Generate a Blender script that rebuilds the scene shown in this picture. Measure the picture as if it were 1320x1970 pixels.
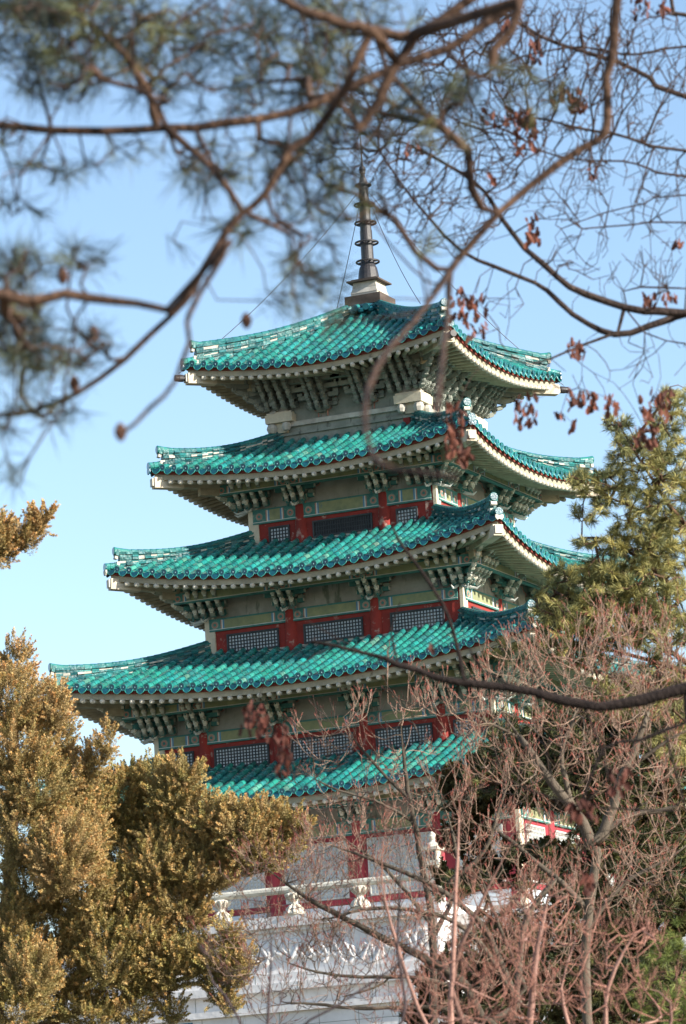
import bpy, math, random
import numpy as np
from mathutils import Vector, Matrix
random.seed(7)
rng = np.random.default_rng(11)
scene = bpy.context.scene
for o in list(bpy.data.objects): bpy.data.objects.remove(o)
col = scene.collection
R_ = math.radians

# ------------------------------------------------------------------ camera
TH, DIST, YAW, PITCH, ROLL, FPX = 0.40758, 170.0, 0.01013, 0.19703, 0.05725, 7650.0
C0 = np.array([DIST*math.sin(TH), -DIST*math.cos(TH), 0.0])
_a = TH+YAW
FW = np.array([-math.sin(_a)*math.cos(PITCH), math.cos(_a)*math.cos(PITCH), math.sin(PITCH)])
_rt = np.array([math.cos(_a), math.sin(_a), 0.0]); _up = np.cross(_rt, FW)
RV = math.cos(ROLL)*_rt - math.sin(ROLL)*_up
UV = math.sin(ROLL)*_rt + math.cos(ROLL)*_up
cd = bpy.data.cameras.new('camera'); cam = bpy.data.objects.new('camera', cd); col.objects.link(cam)
cam.matrix_world = Matrix(((RV[0], UV[0], -FW[0], C0[0]), (RV[1], UV[1], -FW[1], C0[1]), (RV[2], UV[2], -FW[2], C0[2]), (0, 0, 0, 1)))
cd.sensor_fit = 'VERTICAL'; cd.sensor_height = 36; cd.sensor_width = 36*1320/1970
cd.lens = FPX/1970*36; cd.clip_start = 0.5; cd.clip_end = 20000
cd.dof.use_dof = True; cd.dof.focus_distance = 160; cd.dof.aperture_fstop = 6.8; cd.dof.aperture_blades = 0
scene.camera = cam
# ------------------------------------------------------------------ sky and sun
SUN_EL, SUN_A = R_(22.5), R_(-6.5)          # azimuth counted from +x towards +y
world = bpy.data.worlds.new('World'); scene.world = world; world.use_nodes = True
wn = world.node_tree; bg = wn.nodes['Background']
sky = wn.nodes.new('ShaderNodeTexSky'); sky.sky_type = 'NISHITA'; sky.sun_disc = False
sky.sun_elevation = SUN_EL; sky.sun_rotation = R_(90)-SUN_A
sky.altitude = 50; sky.air_density = 1.0; sky.dust_density = 0.5; sky.ozone_density = 1.6
wn.links.new(sky.outputs[0], bg.inputs[0]); bg.inputs[1].default_value = 0.114
sl = bpy.data.lights.new('sun', 'SUN'); sl.energy = 5.0; sl.angle = R_(0.53); sl.color = (1, .93, .82)
sun = bpy.data.objects.new('sun', sl); col.objects.link(sun)
sv = Vector((math.cos(SUN_A)*math.cos(SUN_EL), math.sin(SUN_A)*math.cos(SUN_EL), math.sin(SUN_EL)))
sun.rotation_euler = sv.to_track_quat('Z', 'Y').to_euler(); sun.location = (60, 0, 60)
scene.render.engine = 'CYCLES'
scene.view_settings.view_transform = 'Standard'; scene.view_settings.look = 'None'
scene.view_settings.exposure = 1.12; scene.view_settings.gamma = 1.0
scene.render.resolution_x = 686; scene.render.resolution_y = 1024

def pt(x, y, d):                        # a point seen at (x, y) of the photograph, d metres ahead
    return C0 + d*(FW + RV*(x-660)/FPX + UV*(985-y)/FPX)

# ------------------------------------------------------------------ materials
M = {}
def mat(name, c1, c2=None, rough=.7, scale=2.0, bump=.15, bscale=None, tint=False, spec=.3, coat=0, contrast=(.35, .65), third=None, trans=0, streak=0):
    m = bpy.data.materials.new(name); m.use_nodes = True; nt = m.node_tree; b = nt.nodes['Principled BSDF']
    b.inputs['Roughness'].default_value = rough; b.inputs['Specular IOR Level'].default_value = spec
    if coat: b.inputs['Coat Weight'].default_value = coat; b.inputs['Coat Roughness'].default_value = .12
    tc = nt.nodes.new('ShaderNodeTexCoord')
    no = nt.nodes.new('ShaderNodeTexNoise'); no.inputs['Scale'].default_value = scale; no.inputs['Detail'].default_value = 6; no.inputs['Roughness'].default_value = .65
    nt.links.new(tc.outputs['Object'], no.inputs['Vector'])
    rp = nt.nodes.new('ShaderNodeValToRGB'); rp.color_ramp.elements[0].position = contrast[0]; rp.color_ramp.elements[1].position = contrast[1]
    rp.color_ramp.elements[0].color = (*c1, 1); rp.color_ramp.elements[1].color = (*(c2 or c1), 1)
    nt.links.new(no.outputs[0], rp.inputs[0]); out = rp.outputs[0]
    if third:                           # patches of a third colour (dirt, bare plaster)
        n2 = nt.nodes.new('ShaderNodeTexNoise'); n2.inputs['Scale'].default_value = third[1]; n2.inputs['Detail'].default_value = 8; n2.inputs['Roughness'].default_value = .7
        if streak:                      # rain streaks: patches drawn out downwards
            mp = nt.nodes.new('ShaderNodeMapping'); mp.inputs['Scale'].default_value = (1, 1, streak); nt.links.new(tc.outputs['Object'], mp.inputs[0]); nt.links.new(mp.outputs[0], n2.inputs['Vector'])
        else: nt.links.new(tc.outputs['Object'], n2.inputs['Vector'])
        r2 = nt.nodes.new('ShaderNodeValToRGB'); r2.color_ramp.elements[0].position = third[2]; r2.color_ramp.elements[1].position = third[2]+.08
        nt.links.new(n2.outputs[0], r2.inputs[0])
        mx = nt.nodes.new('ShaderNodeMix'); mx.data_type = 'RGBA'; nt.links.new(r2.outputs[0], mx.inputs[0]); nt.links.new(out, mx.inputs[6]); mx.inputs[7].default_value = (*third[0], 1); out = mx.outputs[2]
    if tint:
        at = nt.nodes.new('ShaderNodeAttribute'); at.attribute_name = 'tint'
        mx = nt.nodes.new('ShaderNodeMix'); mx.data_type = 'RGBA'; mx.blend_type = 'MULTIPLY'; mx.inputs[0].default_value = 1
        nt.links.new(out, mx.inputs[6]); nt.links.new(at.outputs['Color'], mx.inputs[7]); out = mx.outputs[2]
    nt.links.new(out, b.inputs['Base Color'])
    if bump:
        nb = nt.nodes.new('ShaderNodeTexNoise'); nb.inputs['Scale'].default_value = bscale or scale*6; nb.inputs['Detail'].default_value = 4
        nt.links.new(tc.outputs['Object'], nb.inputs['Vector'])
        bp = nt.nodes.new('ShaderNodeBump'); bp.inputs['Strength'].default_value = bump; bp.inputs['Distance'].default_value = .05
        nt.links.new(nb.outputs[0], bp.inputs['Height']); nt.links.new(bp.outputs[0], b.inputs['Normal'])
    if trans:
        tr = nt.nodes.new('ShaderNodeBsdfTranslucent'); nt.links.new(out, tr.inputs[0]); ms = nt.nodes.new('ShaderNodeMixShader'); ms.inputs[0].default_value = trans
        nt.links.new(b.outputs[0], ms.inputs[1]); nt.links.new(tr.outputs[0], ms.inputs[2]); nt.links.new(ms.outputs[0], nt.nodes['Material Output'].inputs[0])
    M[name] = m; return m
mat('tile', (.011, .10, .105), (.02, .235, .205), rough=.36, scale=2.6, bump=.3, bscale=14, tint=True, spec=.5, coat=.22, contrast=(.36, .56), third=((.22, .29, .22), 3.4, .63))
mat('tile_end', (.006, .06, .095), (.01, .11, .135), rough=.3, scale=4, bump=.25, bscale=16, tint=True, spec=.5, coat=.35)  # darker navy glaze: shade on the front-facing ends is put into the colour
mat('mortar', (.50, .48, .42), (.30, .29, .25), rough=.9, scale=5)
mat('ridge_tile', (.008, .085, .105), (.02, .17, .16), rough=.42, scale=2, bump=.6, bscale=9, tint=True, spec=.35, third=((.35, .38, .32), 5, .70))  # darker, bluer glaze: shade on the ridges is painted into it
mat('eave_red', (.22, .045, .03), (.13, .03, .025), rough=.85, scale=4)
mat('red', (.29, .034, .026), (.19, .026, .021), rough=.8, scale=1.2, third=((.36, .24, .20), 2.2, .58), bump=.2)
mat('lower_red', (.30, .035, .05), (.24, .03, .04), rough=.7, scale=1.2)
mat('cream', (.62, .54, .41), (.46, .40, .31), rough=.85, scale=2.2, third=((.30, .25, .2), 3.1, .66))
mat('eave_board', (.40, .36, .26), (.27, .25, .19), rough=.85, scale=1.6, third=((.16, .14, .11), 2.2, .62))
mat('rafter', (.42, .355, .24), (.27, .23, .16), rough=.8, scale=1.5, third=((.15, .14, .10), 1.8, .6))
mat('rafter_end', (.62, .58, .49), (.42, .39, .32), rough=.7, scale=6)
mat('panel', (.32, .30, .265), (.22, .21, .185), rough=.85, scale=1.3, third=((.13, .14, .115), 2.6, .56), streak=.22)
mat('grey_stone', (.27, .28, .245), (.17, .185, .16), rough=.9, scale=1.2, third=((.10, .105, .09), 2.8, .56), streak=.25)
mat('teal', (.07, .21, .185), (.04, .13, .125), rough=.75, scale=2.5, third=((.22, .24, .19), 3.0, .6))
mat('green_grey', (.30, .31, .25), (.17, .20, .165), rough=.8, scale=2.5, third=((.26, .24, .19), 3.4, .6))
mat('olive', (.28, .28, .15), (.18, .20, .12), rough=.85, scale=2, third=((.16, .2, .16), 3, .6))
mat('pink', (.45, .22, .17), (.32, .13, .10), rough=.8, scale=3)
mat('blue', (.10, .25, .42), (.08, .18, .3), rough=.7)
mat('white_paint', (.62, .62, .58), (.5, .5, .46), rough=.7)
mat('frame', (.028, .034, .04), (.05, .055, .06), rough=.6)
mat('paper', (.66, .70, .74), (.50, .55, .60), rough=.5, scale=1.5)
mat('dark_inside', (.02, .022, .026), (.035, .035, .04), rough=.5)
mat('window_grey', (.50, .50, .47), (.40, .40, .38), rough=.8, scale=1.5)
mat('iron', (.036, .033, .034), (.018, .017, .02), rough=.5, scale=4, spec=.5, third=((.16, .10, .07), 5, .62))
mat('stone_cap', (.50, .48, .43), (.33, .30, .26), rough=.9, scale=2)
mat('stone_brown', (.10, .075, .062), (.06, .048, .042), rough=.9, scale=2)
mat('marble', (.76, .74, .73), (.62, .60, .59), rough=.85, scale=.8, third=((.46, .44, .41), 2.2, .60), bump=.3, streak=.2)
mat('rail_stone', (.64, .61, .52), (.48, .45, .38), rough=.9, scale=2.5, third=((.3, .29, .25), 4, .6), bump=.3)
mat('blue_panel', (.03, .14, .24), rough=.5)
mat('ground_soil', (.11, .09, .055), (.16, .13, .08), rough=1, scale=.5)
mat('bark_pine', (.035, .022, .018), (.21, .135, .09), rough=.95, scale=7, bump=.6, tint=True)
mat('bark_oak', (.028, .02, .018), (.065, .048, .04), rough=.95, scale=8, bump=.5, tint=True)
mat('bark_shrub', (.9, .9, .9), (.65, .62, .6), rough=.9, scale=12, bump=.3, tint=True)
mat('needle', (.8, .8, .8), (1, 1, 1), rough=.55, scale=3, bump=0, tint=True, trans=.15)
mat('leaf', (.75, .75, .75), (1, 1, 1), rough=.75, scale=2, bump=0, tint=True, trans=.10)
mat('cone', (.07, .035, .025), (.12, .06, .04), rough=.9, scale=30)

# ------------------------------------------------------------------ mesh building
class MB:
    def __init__(s): s.v = []; s.f = []; s.m = []; s.t = []; s.names = []; s.tint = (1, 1, 1); s.X = None
    def mi(s, n):
        if n not in s.names: s.names.append(n)
        return s.names.index(n)
    def add(s, vs, fs, m, tint=None):
        b = len(s.v); k = s.mi(m); tt = tint or s.tint
        if s.X is not None: vs = [tuple(s.X @ Vector(v)) for v in vs]
        s.v.extend(vs)
        for f in fs: s.f.append([i+b for i in f]); s.m.append(k); s.t.append(tt)
    def box(s, x0, x1, y0, y1, z0, z1, m, tint=None, taper=0):
        a = taper
        s.add([(x0+a, y0+a, z0), (x1-a, y0+a, z0), (x1-a, y1-a, z0), (x0+a, y1-a, z0), (x0, y0, z1), (x1, y0, z1), (x1, y1, z1), (x0, y1, z1)],
              [(0, 3, 2, 1), (4, 5, 6, 7), (0, 1, 5, 4), (1, 2, 6, 5), (2, 3, 7, 6), (3, 0, 4, 7)], m, tint)
    def beam(s, a, b, w, h, m, tint=None, up=(0, 0, 1)):       # box along a->b
        a, b = Vector(a), Vector(b); d = (b-a).normalized(); r = d.cross(Vector(up)).normalized()*w/2; u = r.cross(d).normalized()*h/2
        vs = [tuple(p+q) for p in (a, b) for q in (-r-u, r-u, r+u, -r+u)]
        s.add(vs, [(0, 1, 2, 3), (7, 6, 5, 4), (0, 4, 5, 1), (1, 5, 6, 2), (2, 6, 7, 3), (3, 7, 4, 0)], m, tint)
    def tube(s, P, rad, m, n=8, tint=None, cap=True, mend=None):
        P = [Vector(p) for p in P]; N = len(P)
        if not hasattr(rad, '__len__'): rad = [rad]*N
        vs = []; fs = []; u = None
        for i, p in enumerate(P):
            d = (P[min(i+1, N-1)]-P[max(i-1, 0)]).normalized()
            if u is None: u = d.orthogonal().normalized()
            u = (u-d*u.dot(d)); u = u.normalized() if u.length > 1e-6 else d.orthogonal().normalized()
            w = d.cross(u)
            for k in range(n):
                a = 2*math.pi*k/n; vs.append(tuple(p+(u*math.cos(a)+w*math.sin(a))*rad[i]))
        for i in range(N-1):
            for k in range(n):
                k2 = (k+1) % n; fs.append((i*n+k, i*n+k2, (i+1)*n+k2, (i+1)*n+k))
        s.add(vs, fs, m, tint)
        if cap:
            s.add(vs[-n:], [tuple(range(n))], mend or m, tint); s.add(vs[:n], [tuple(range(n-1, -1, -1))], m, tint)
    def lathe(s, prof, c, m, n=20, tint=None):                 # prof: (r, z) pairs
        vs = []; fs = []
        for r, z in prof:
            for k in range(n): a = 2*math.pi*k/n; vs.append((c[0]+r*math.cos(a), c[1]+r*math.sin(a), c[2]+z))
        for i in range(len(prof)-1):
            for k in range(n): k2 = (k+1) % n; fs.append((i*n+k, i*n+k2, (i+1)*n+k2, (i+1)*n+k))
        fs.append(tuple(range(n-1, -1, -1))); fs.append(tuple((len(prof)-1)*n+k for k in range(n)))
        s.add(vs, fs, m, tint)
    def ball(s, c, r, m, tint=None, n=8, sc=(1, 1, 1)):
        vs = []; fs = []; k_ = n//2
        for i in range(1, k_):
            t = math.pi*i/k_
            for k in range(n): a = 2*math.pi*k/n; vs.append((c[0]+sc[0]*r*math.sin(t)*math.cos(a), c[1]+sc[1]*r*math.sin(t)*math.sin(a), c[2]+sc[2]*r*math.cos(t)))
        vs.append((c[0], c[1], c[2]+r*sc[2])); vs.append((c[0], c[1], c[2]-r*sc[2])); T = len(vs)-2
        for i in range(k_-2):
            for k in range(n): k2 = (k+1) % n; fs.append((i*n+k, (i+1)*n+k, (i+1)*n+k2, i*n+k2))
        for k in range(n): k2 = (k+1) % n; fs.append((T, k, k2)); fs.append((T+1, (k_-2)*n+k2, (k_-2)*n+k))
        s.add(vs, fs, m, tint)
    def prism(s, poly, y0, y1, m, tint=None):                  # poly in (x, z), thickness along y
        n = len(poly); vs = [(x, y0, z) for x, z in poly]+[(x, y1, z) for x, z in poly]
        s.add(vs, [tuple(range(n)), tuple(range(2*n-1, n-1, -1))]+[(i, i+n, (i+1) % n+n, (i+1) % n) for i in range(n)], m, tint)
    def mesh(s, name, smooth=False):
        me = bpy.data.meshes.new(name); me.from_pydata(s.v, [], s.f)
        for n in s.names: me.materials.append(M[n])
        me.polygons.foreach_set('material_index', s.m)
        at = me.attributes.new('tint', 'FLOAT_COLOR', 'FACE')
        at.data.foreach_set('color', np.c_[np.array(s.t, float).reshape(-1, 3), np.ones(len(s.t))].ravel())
        if smooth: me.polygons.foreach_set('use_smooth', [True]*len(s.f))
        me.update(); return me
    def obj(s, name, parent=None, smooth=False): return link(name, s.mesh(name, smooth), parent)
def link(name, data, parent=None, rz=0, loc=(0, 0, 0)):
    o = bpy.data.objects.new(name, data); col.objects.link(o); o.parent = parent; o.rotation_euler = (0, 0, rz); o.location = loc; return o
def tag(o, label=None, cat=None, group=None, kind=None):
    for k, v in (('label', label), ('category', cat), ('group', group), ('kind', kind)):
        if v: o[k] = v
    return o
def empty(name, loc, *a, **k):
    o = bpy.data.objects.new(name, None); col.objects.link(o); o.location = loc; o.empty_display_size = .5; return tag(o, *a, **k)
H2 = math.pi/2

# ================================================================== THE PAGODA
pagoda = empty('pagoda', (0, 0, 0), 'five-roofed pagoda with turquoise glazed tiles, red columns and an iron spire', 'pagoda')
SP = 0.53
class Roof:
    def __init__(s, h, w, ze, zt, lift, ridge_top, finial=False):
        s.h, s.w, s.ze, s.zt, s.L, s.rt, s.fin = h, w, ze, zt, lift, ridge_top, finial; s.he = h-.3
    def eave(s, x): return s.he+.3*min(1, abs(x)/s.h)**3
    def z(s, x, y):
        D = max(abs(x), abs(y)); m = min(abs(x), abs(y)); d = min(1.15, max(0, (D-s.w)/(s.he-s.w)))
        return s.zt-(s.zt-s.ze)*d**.88 + s.L*(m/s.h)**2.0
def tile_slope(R):
    b = MB(); n = int((R.h-.12)/SP); r = .135; K = 7
    for i in range(-n, n+1):
        x = i*SP; e = R.eave(x); y1 = max(R.w, abs(x)); L = e-y1
        if L < .12: continue
        np_ = max(1, round(L/.43))
        for j in range(np_):
            ya, yb = e-j*L/np_, e-(j+1)*L/np_                # ya lower end
            za, zb = R.z(x, ya)-.02, R.z(x, yb)-.02; ra, rb = r*1.05, r*.93
            g = random.uniform(.68, 1.1); t = (g*random.uniform(.7, 1.7), g, g*random.uniform(.88, 1.1))
            if random.random() < .045: t = (random.uniform(3, 6), g*1.25, g*1.1)
            vs = []
            for (yy, zz, rr) in ((ya+.015, za+.012, ra), (yb, zb, rb)):
                for k in range(K): a = math.pi*(k/(K-1)); vs.append((x+rr*math.cos(a), -yy, zz+rr*math.sin(a)*1.05))
            fs = [(k, K+k, K+k+1, k+1) for k in range(K-1)]+[tuple(range(K))]
            b.add(vs, fs, 'tile', t)
        ze = R.z(x, e)                                        # round end tile with a raised rim
        g = random.uniform(.7, 1.25); c = (x, -e-.035, ze+.005); ring = []
        for rr, yy in ((.150, 0), (.150, -.05), (.118, -.05), (.112, -.035)):
            ring += [(c[0]+rr*math.cos(2*math.pi*k/14), c[1]+.02+yy, c[2]+rr*math.sin(2*math.pi*k/14)) for k in range(14)]
        fs = [(q*14+k, q*14+(k+1) % 14, (q+1)*14+(k+1) % 14, (q+1)*14+k) for q in range(3) for k in range(14)]
        b.add(ring, fs, 'tile', (g*1.2, g, g)); b.add(ring[42:], [tuple(range(14))], 'tile_end', (g, g, g))
        b.ball((c[0], c[1]-.015, c[2]), .04, 'tile_end', (1.4, 1.3, 1.2), n=6)
    for i in range(-n-1, n+1):                                # pan tiles, lapped in short steps
        xa, xb = i*SP+.09, (i+1)*SP-.09; xm = (xa+xb)/2; e = R.eave(xm)
        y1 = max(R.w, min(abs(xa), abs(xb))); L = e-y1
        if L < .1: continue
        np_ = max(1, round(L/.17))
        for j in range(np_):
            ya, yb = e-j*L/np_+.02, e-(j+1)*L/np_
            g = random.uniform(.6, 1.0); vs = []
            for yy, up in ((ya, .0), (ya, -.035), (yb, -.035)):
                for k in range(4):
                    q = k/3; xx = xa+(xb-xa)*q; sag = -.055*math.sin(math.pi*q)
                    vs.append((xx, -yy, R.z(xx, yy)+up+sag+.0))
            fs = [(k, 4+k, 5+k, k+1) for k in range(3)]
            b.add(vs, fs, 'mortar' if random.random() < .45 else 'tile', (g*.9, g*.9, g*.9))
            vs2 = [(v[0], v[1], v[2]) for v in vs[:4]]+[(v[0], v[1], v[2]) for v in vs[8:12]]
            b.add(vs2, [(k, k+1, 5+k, 4+k) for k in range(3)], 'tile', (g, g, g))
        # drip tile: a tongue that hangs between two round ends
        g = random.uniform(.65, 1.2); zc = R.z(xm, e); rim = []
        outline = [(-.20, .03), (-.20, -.06), (-.15, -.17), (-.07, -.235), (0, -.265), (.07, -.235), (.15, -.17), (.20, -.06), (.20, .03), (.1, -.02), (-.1, -.02)]
        f0 = [(xm+px, -e-.03+pz*.35, zc+pz-.02) for px, pz in outline]; f1 = [(p[0], p[1]+.045, p[2]) for p in f0]
        N = len(f0); b.add(f0+f1, [tuple(range(N-1, -1, -1)), tuple(range(N, 2*N))]+[(q, (q+1) % N, (q+1) % N+N, q+N) for q in range(N)], 'tile_end', (g, g, g))
        for q in range(1, 8):                                 # glazed rim, paler than the tongue
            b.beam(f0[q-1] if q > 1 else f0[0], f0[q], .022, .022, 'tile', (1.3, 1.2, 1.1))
    return b.mesh('tile_slope')
def hip_ridge(R):       # built along the (+x, -y) diagonal
    b = MB(); N = 22; d0, d1 = R.w-.05, R.h-.42; dirv = Vector((1, -1, 0)).normalized(); per = Vector((1, 1, 0)).normalized()
    def base(D): return Vector((D, -D, R.z(D, D)))
    def top(D):
        q = (D-d0)/(d1-d0); z0 = R.z(R.w, R.w)+.40+.1; z1 = R.rt; s = z0+(z1-z0)*q - .30*math.sin(math.pi*q)
        return max(s, R.z(D, D)+.34)
    for i in range(N):
        Da, Db = d0+(d1-d0)*i/N, d0+(d1-d0)*(i+1)/N; A, B = base(Da), base(Db); ta, tb = top(Da), top(Db)
        for k in range(6):
            fa, fb = k/6, (k+.90)/6; wa = .14+.045*(k % 2); g = random.uniform(.5, 1.15)
            j = random.uniform(-.015, .02)
            tl = random.uniform(-.035, .05)
            def P(Bp, tt, f, sd): z = Bp.z-.1+(tt-.12-(Bp.z-.1))*f; q = Bp+per*sd*(wa+j+(tl if f == fa else 0)); return (q.x, q.y, z)
            vs = [P(A, ta, fa, -1), P(A, ta, fa, 1), P(A, ta, fb, 1), P(A, ta, fb, -1), P(B, tb, fa, -1), P(B, tb, fa, 1), P(B, tb, fb, 1), P(B, tb, fb, -1)]
            fs = [(0, 1, 2, 3), (7, 6, 5, 4), (0, 4, 5, 1), (1, 5, 6, 2), (2, 6, 7, 3), (3, 7, 4, 0)]
            b.add(vs, fs, 'mortar' if (k == 3 and random.random() < .25) else 'ridge_tile', (g, g, g))  # random pale pieces stand in for white glints off the glaze
        ca, cb = Vector((A.x, A.y, ta-.5)), Vector((B.x, B.y, tb-.5))
        vs = []                                               # mortar core
        for Bp, tt in ((A, ta), (B, tb)):
            for sd in (-1, 1):
                q = Bp+per*sd*.125; vs += [(q.x, q.y, Bp.z-.12), (q.x, q.y, tt-.13)]
        b.add(vs, [(0, 1, 5, 4), (2, 6, 7, 3), (1, 3, 7, 5)], 'mortar')
        g = random.uniform(.8, 1.15)                          # half-round capping tiles
        b.tube([(A.x, A.y, ta-.12), (B.x, B.y, tb-.12)], [.125, .14], 'ridge_tile', n=10, tint=(g, g, g))
    e = base(d1); t = top(d1); p = e+dirv*.03
    b.beam(p-dirv*.1+Vector((0, 0, -.0)), p+dirv*.10+Vector((0, 0, .0)), .30, .42, 'rafter_end')
    b.beam(p-dirv*.02+Vector((0, 0, t-p.z-.18)), p+dirv*.12+Vector((0, 0, t-p.z-.14)), .36, .26, 'ridge_tile', (.9, .9, .9))
    for q in (0, 1): pass
    zt = t-.13                                                # flared last capping tile over a white mortar collar
    q0 = Vector((p.x, p.y, zt))-dirv*.45; q1 = Vector((p.x, p.y, zt+.05))+dirv*.18
    b.tube([q0, q0+(q1-q0)*.6, q1, q1+dirv*.03], [.15, .16, .185, .16], 'tile', n=14, tint=(1, .8, .8), mend='tile_end')
    b.beam(p+dirv*.04+Vector((0, 0, zt-p.z-.20)), p+dirv*.16+Vector((0, 0, zt-p.z-.17)), .26, .22, 'rafter_end')
    # the single row of cover tiles from the ridge end to the tip
    D0, D1 = d1, R.h+.02
    for i in range(3):
        a, c = D0+(D1-D0)*i/3, D0+(D1-D0)*(i+1)/3; g = random.uniform(.8, 1.1)
        b.tube([(a, -a, R.z(a, a)+.06), (c, -c, R.z(c, c)+.06)], [.15, .165], 'tile', n=10, tint=(g, g, g))
    z = R.z(D1, D1)
    b.tube([(D1-.02, -D1+.02, z+.05), (D1+.03, -D1-.03, z+.05)], [.17, .17], 'tile_end', n=14, tint=(1, 1, 1))
    q = D1+.03; vs = []
    for px, pz in ((-.17, .0), (-.18, -.12), (-.1, -.22), (0, -.17), (.1, -.22), (.18, -.12), (.17, 0)):
        w = Vector((q, -q, z-.08+pz))+per*px; vs.append(tuple(w))
    v2 = [tuple(Vector(v)-dirv*.06) for v in vs]; N = len(vs)
    b.add(vs+v2, [tuple(range(N)), tuple(range(2*N-1, N-1, -1))]+[(i, i+N, (i+1) % N+N, (i+1) % N) for i in range(N)], 'rafter_end' if R.w > 4 else 'tile_end')
    return b.mesh('hip_ridge')
def eave_soffit(R):     # yeonham strip, board, rafters and the boarding between them, side -y
    b = MB(); S = 40; wi = R.w+1.05
    def edge(x, back, dz): e = R.eave(x)-back; return (x if abs(x) < e else math.copysign(e, x), -e, R.z(x, R.eave(x))+dz)
    xs = [-(R.h)+2*R.h*i/S for i in range(S+1)]
    def strip(back, top, bot, m, thick=.08):
        k = (R.h-back)/R.h
        for i in range(S):
            a, c = xs[i]*k, xs[i+1]*k
            A, B = edge(a, back, 0), edge(c, back, 0)
            b.add([(A[0], A[1], A[2]+bot), (B[0], B[1], B[2]+bot), (B[0], B[1], B[2]+top), (A[0], A[1], A[2]+top),
                   (A[0], A[1]+thick, A[2]+bot), (B[0], B[1]+thick, B[2]+bot)], [(0, 1, 2, 3), (0, 4, 5, 1)], m)
    strip(.06, -.05, -.26, 'eave_red'); strip(.13, -.24, -.50, 'eave_board', .10)
    zi = R.ze+.05
    def inner(x): xi = max(-wi, min(wi, x*wi/(R.h*.62) if abs(x) < R.h*.62 else x)); return (xi, -wi, zi+.12+R.L*.25*(abs(xi)/wi)**2)
    nb = 46
    for i in range(nb):                                       # boarding
        a, c = -R.h+.2+(2*R.h-.4)*i/nb, -R.h+.2+(2*R.h-.4)*(i+1)/nb
        A, B = edge(a, .2, -.42), edge(c, .2, -.42); Ia, Ib = inner(a), inner(c)
        b.add([A, B, Ib, Ia], [(3, 2, 1, 0)], 'rafter')
    nr = int(2*R.h/.46)
    for i in range(nr+1):                                     # round rafters, fanned at the corners
        x = -R.h+.45+(2*R.h-.9)*i/nr
        A = Vector(edge(x, .22, -.56)); I = Vector(inner(x)); I.z -= .13
        d = (A-I).normalized()
        b.tube([I, A], [.085, .10], 'rafter', n=8, cap=False); b.tube([A, A+d*.11], [.105, .10], 'rafter_end', n=10)
        b.ball(tuple(A+d*.11), .095, 'rafter_end', n=8)
    return b.mesh('eave_soffit')
def corner_beam(R, bell=False):
    b = MB(); wi = R.w+.4; e = R.h-.12; z0 = R.ze-.05; z1 = R.z(R.h, R.h)-.66; d = Vector((1, -1, 0)).normalized(); per = Vector((1, 1, 0)).normalized()
    P0 = Vector((wi, -wi, z0)); P1 = Vector((e, -e, z1)); 
    b.beam(P0, P1, .40, .42, 'eave_board')
    q = Vector((e-.9, -(e-.9), z1+(z0-z1)*.9/(e-wi)))
    b.beam(q-Vector((0, 0, .02)), P1+d*.03-Vector((0, 0, .02)), .44, .46, 'cream')
    b.beam(P0-Vector((0, 0, .36)), P0+(P1-P0)*.62-Vector((0, 0, .36)), .36, .32, 'rafter')
    b.beam(P1+d*.03, P1+d*.12, .34, .34, 'rafter_end')
    if bell:
        c = P1+d*.1; b.tube([c, c+d*.08, c+d*.10, c+d*.3, c+d*.32, c+d*.46], [.13, .13, .16, .16, .145, .145], 'iron', n=14)
    return b.mesh('corner_beam')
roofs = [Roof(12.15, 7.64, 20.45, 22.3, .95, 22.1), Roof(11.15, 5.86, 25.22, 27.35, 1.05, 27.0),
         Roof(9.0, 4.29, 30.17, 32.2, 1.12, 32.0), Roof(7.48, 3.2, 34.93, 36.75, .78, 36.46), Roof(6.25, .55, 39.62, 42.75, .75, 41.17, True)]
for ri, R in enumerate(roofs):
    deck = MB()                                               # solid deck under the tiles
    n = 14
    for k in range(4):
        deck.X = Matrix.Rotation(k*H2, 4, 'Z')
        for i in range(n):
            for j in range(6):
                def G(u, v):
                    ee = R.eave(u*R.h)-.08; D = R.w-.2+(ee-R.w+.2)*v; x = u*D; return (x, -D, R.z(x, D)-.13)
                u0, u1 = -1+2*i/n, -1+2*(i+1)/n; v0, v1 = j/6, (j+1)/6
                deck.add([G(u0, v1), G(u1, v1), G(u1, v0), G(u0, v0)], [(0, 1, 2, 3)], 'ridge_tile', (.5, .5, .5))
    deck.X = None
    roof = deck.obj('roof', pagoda)
    roof['label'] = ['lowest and widest turquoise tiled roof', 'second turquoise tiled roof from below', 'middle turquoise tiled roof', 'second turquoise tiled roof from the top', 'topmost turquoise tiled roof under the spire'][ri]
    ms, mh, me_, mc = tile_slope(R), hip_ridge(R), eave_soffit(R), corner_beam(R, ri == 4)
    for k in range(4):
        link('tile_slope', ms, roof, k*H2); link('hip_ridge', mh, roof, k*H2); link('eave_soffit', me_, roof, k*H2); link('corner_beam', mc, roof, k*H2)

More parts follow.
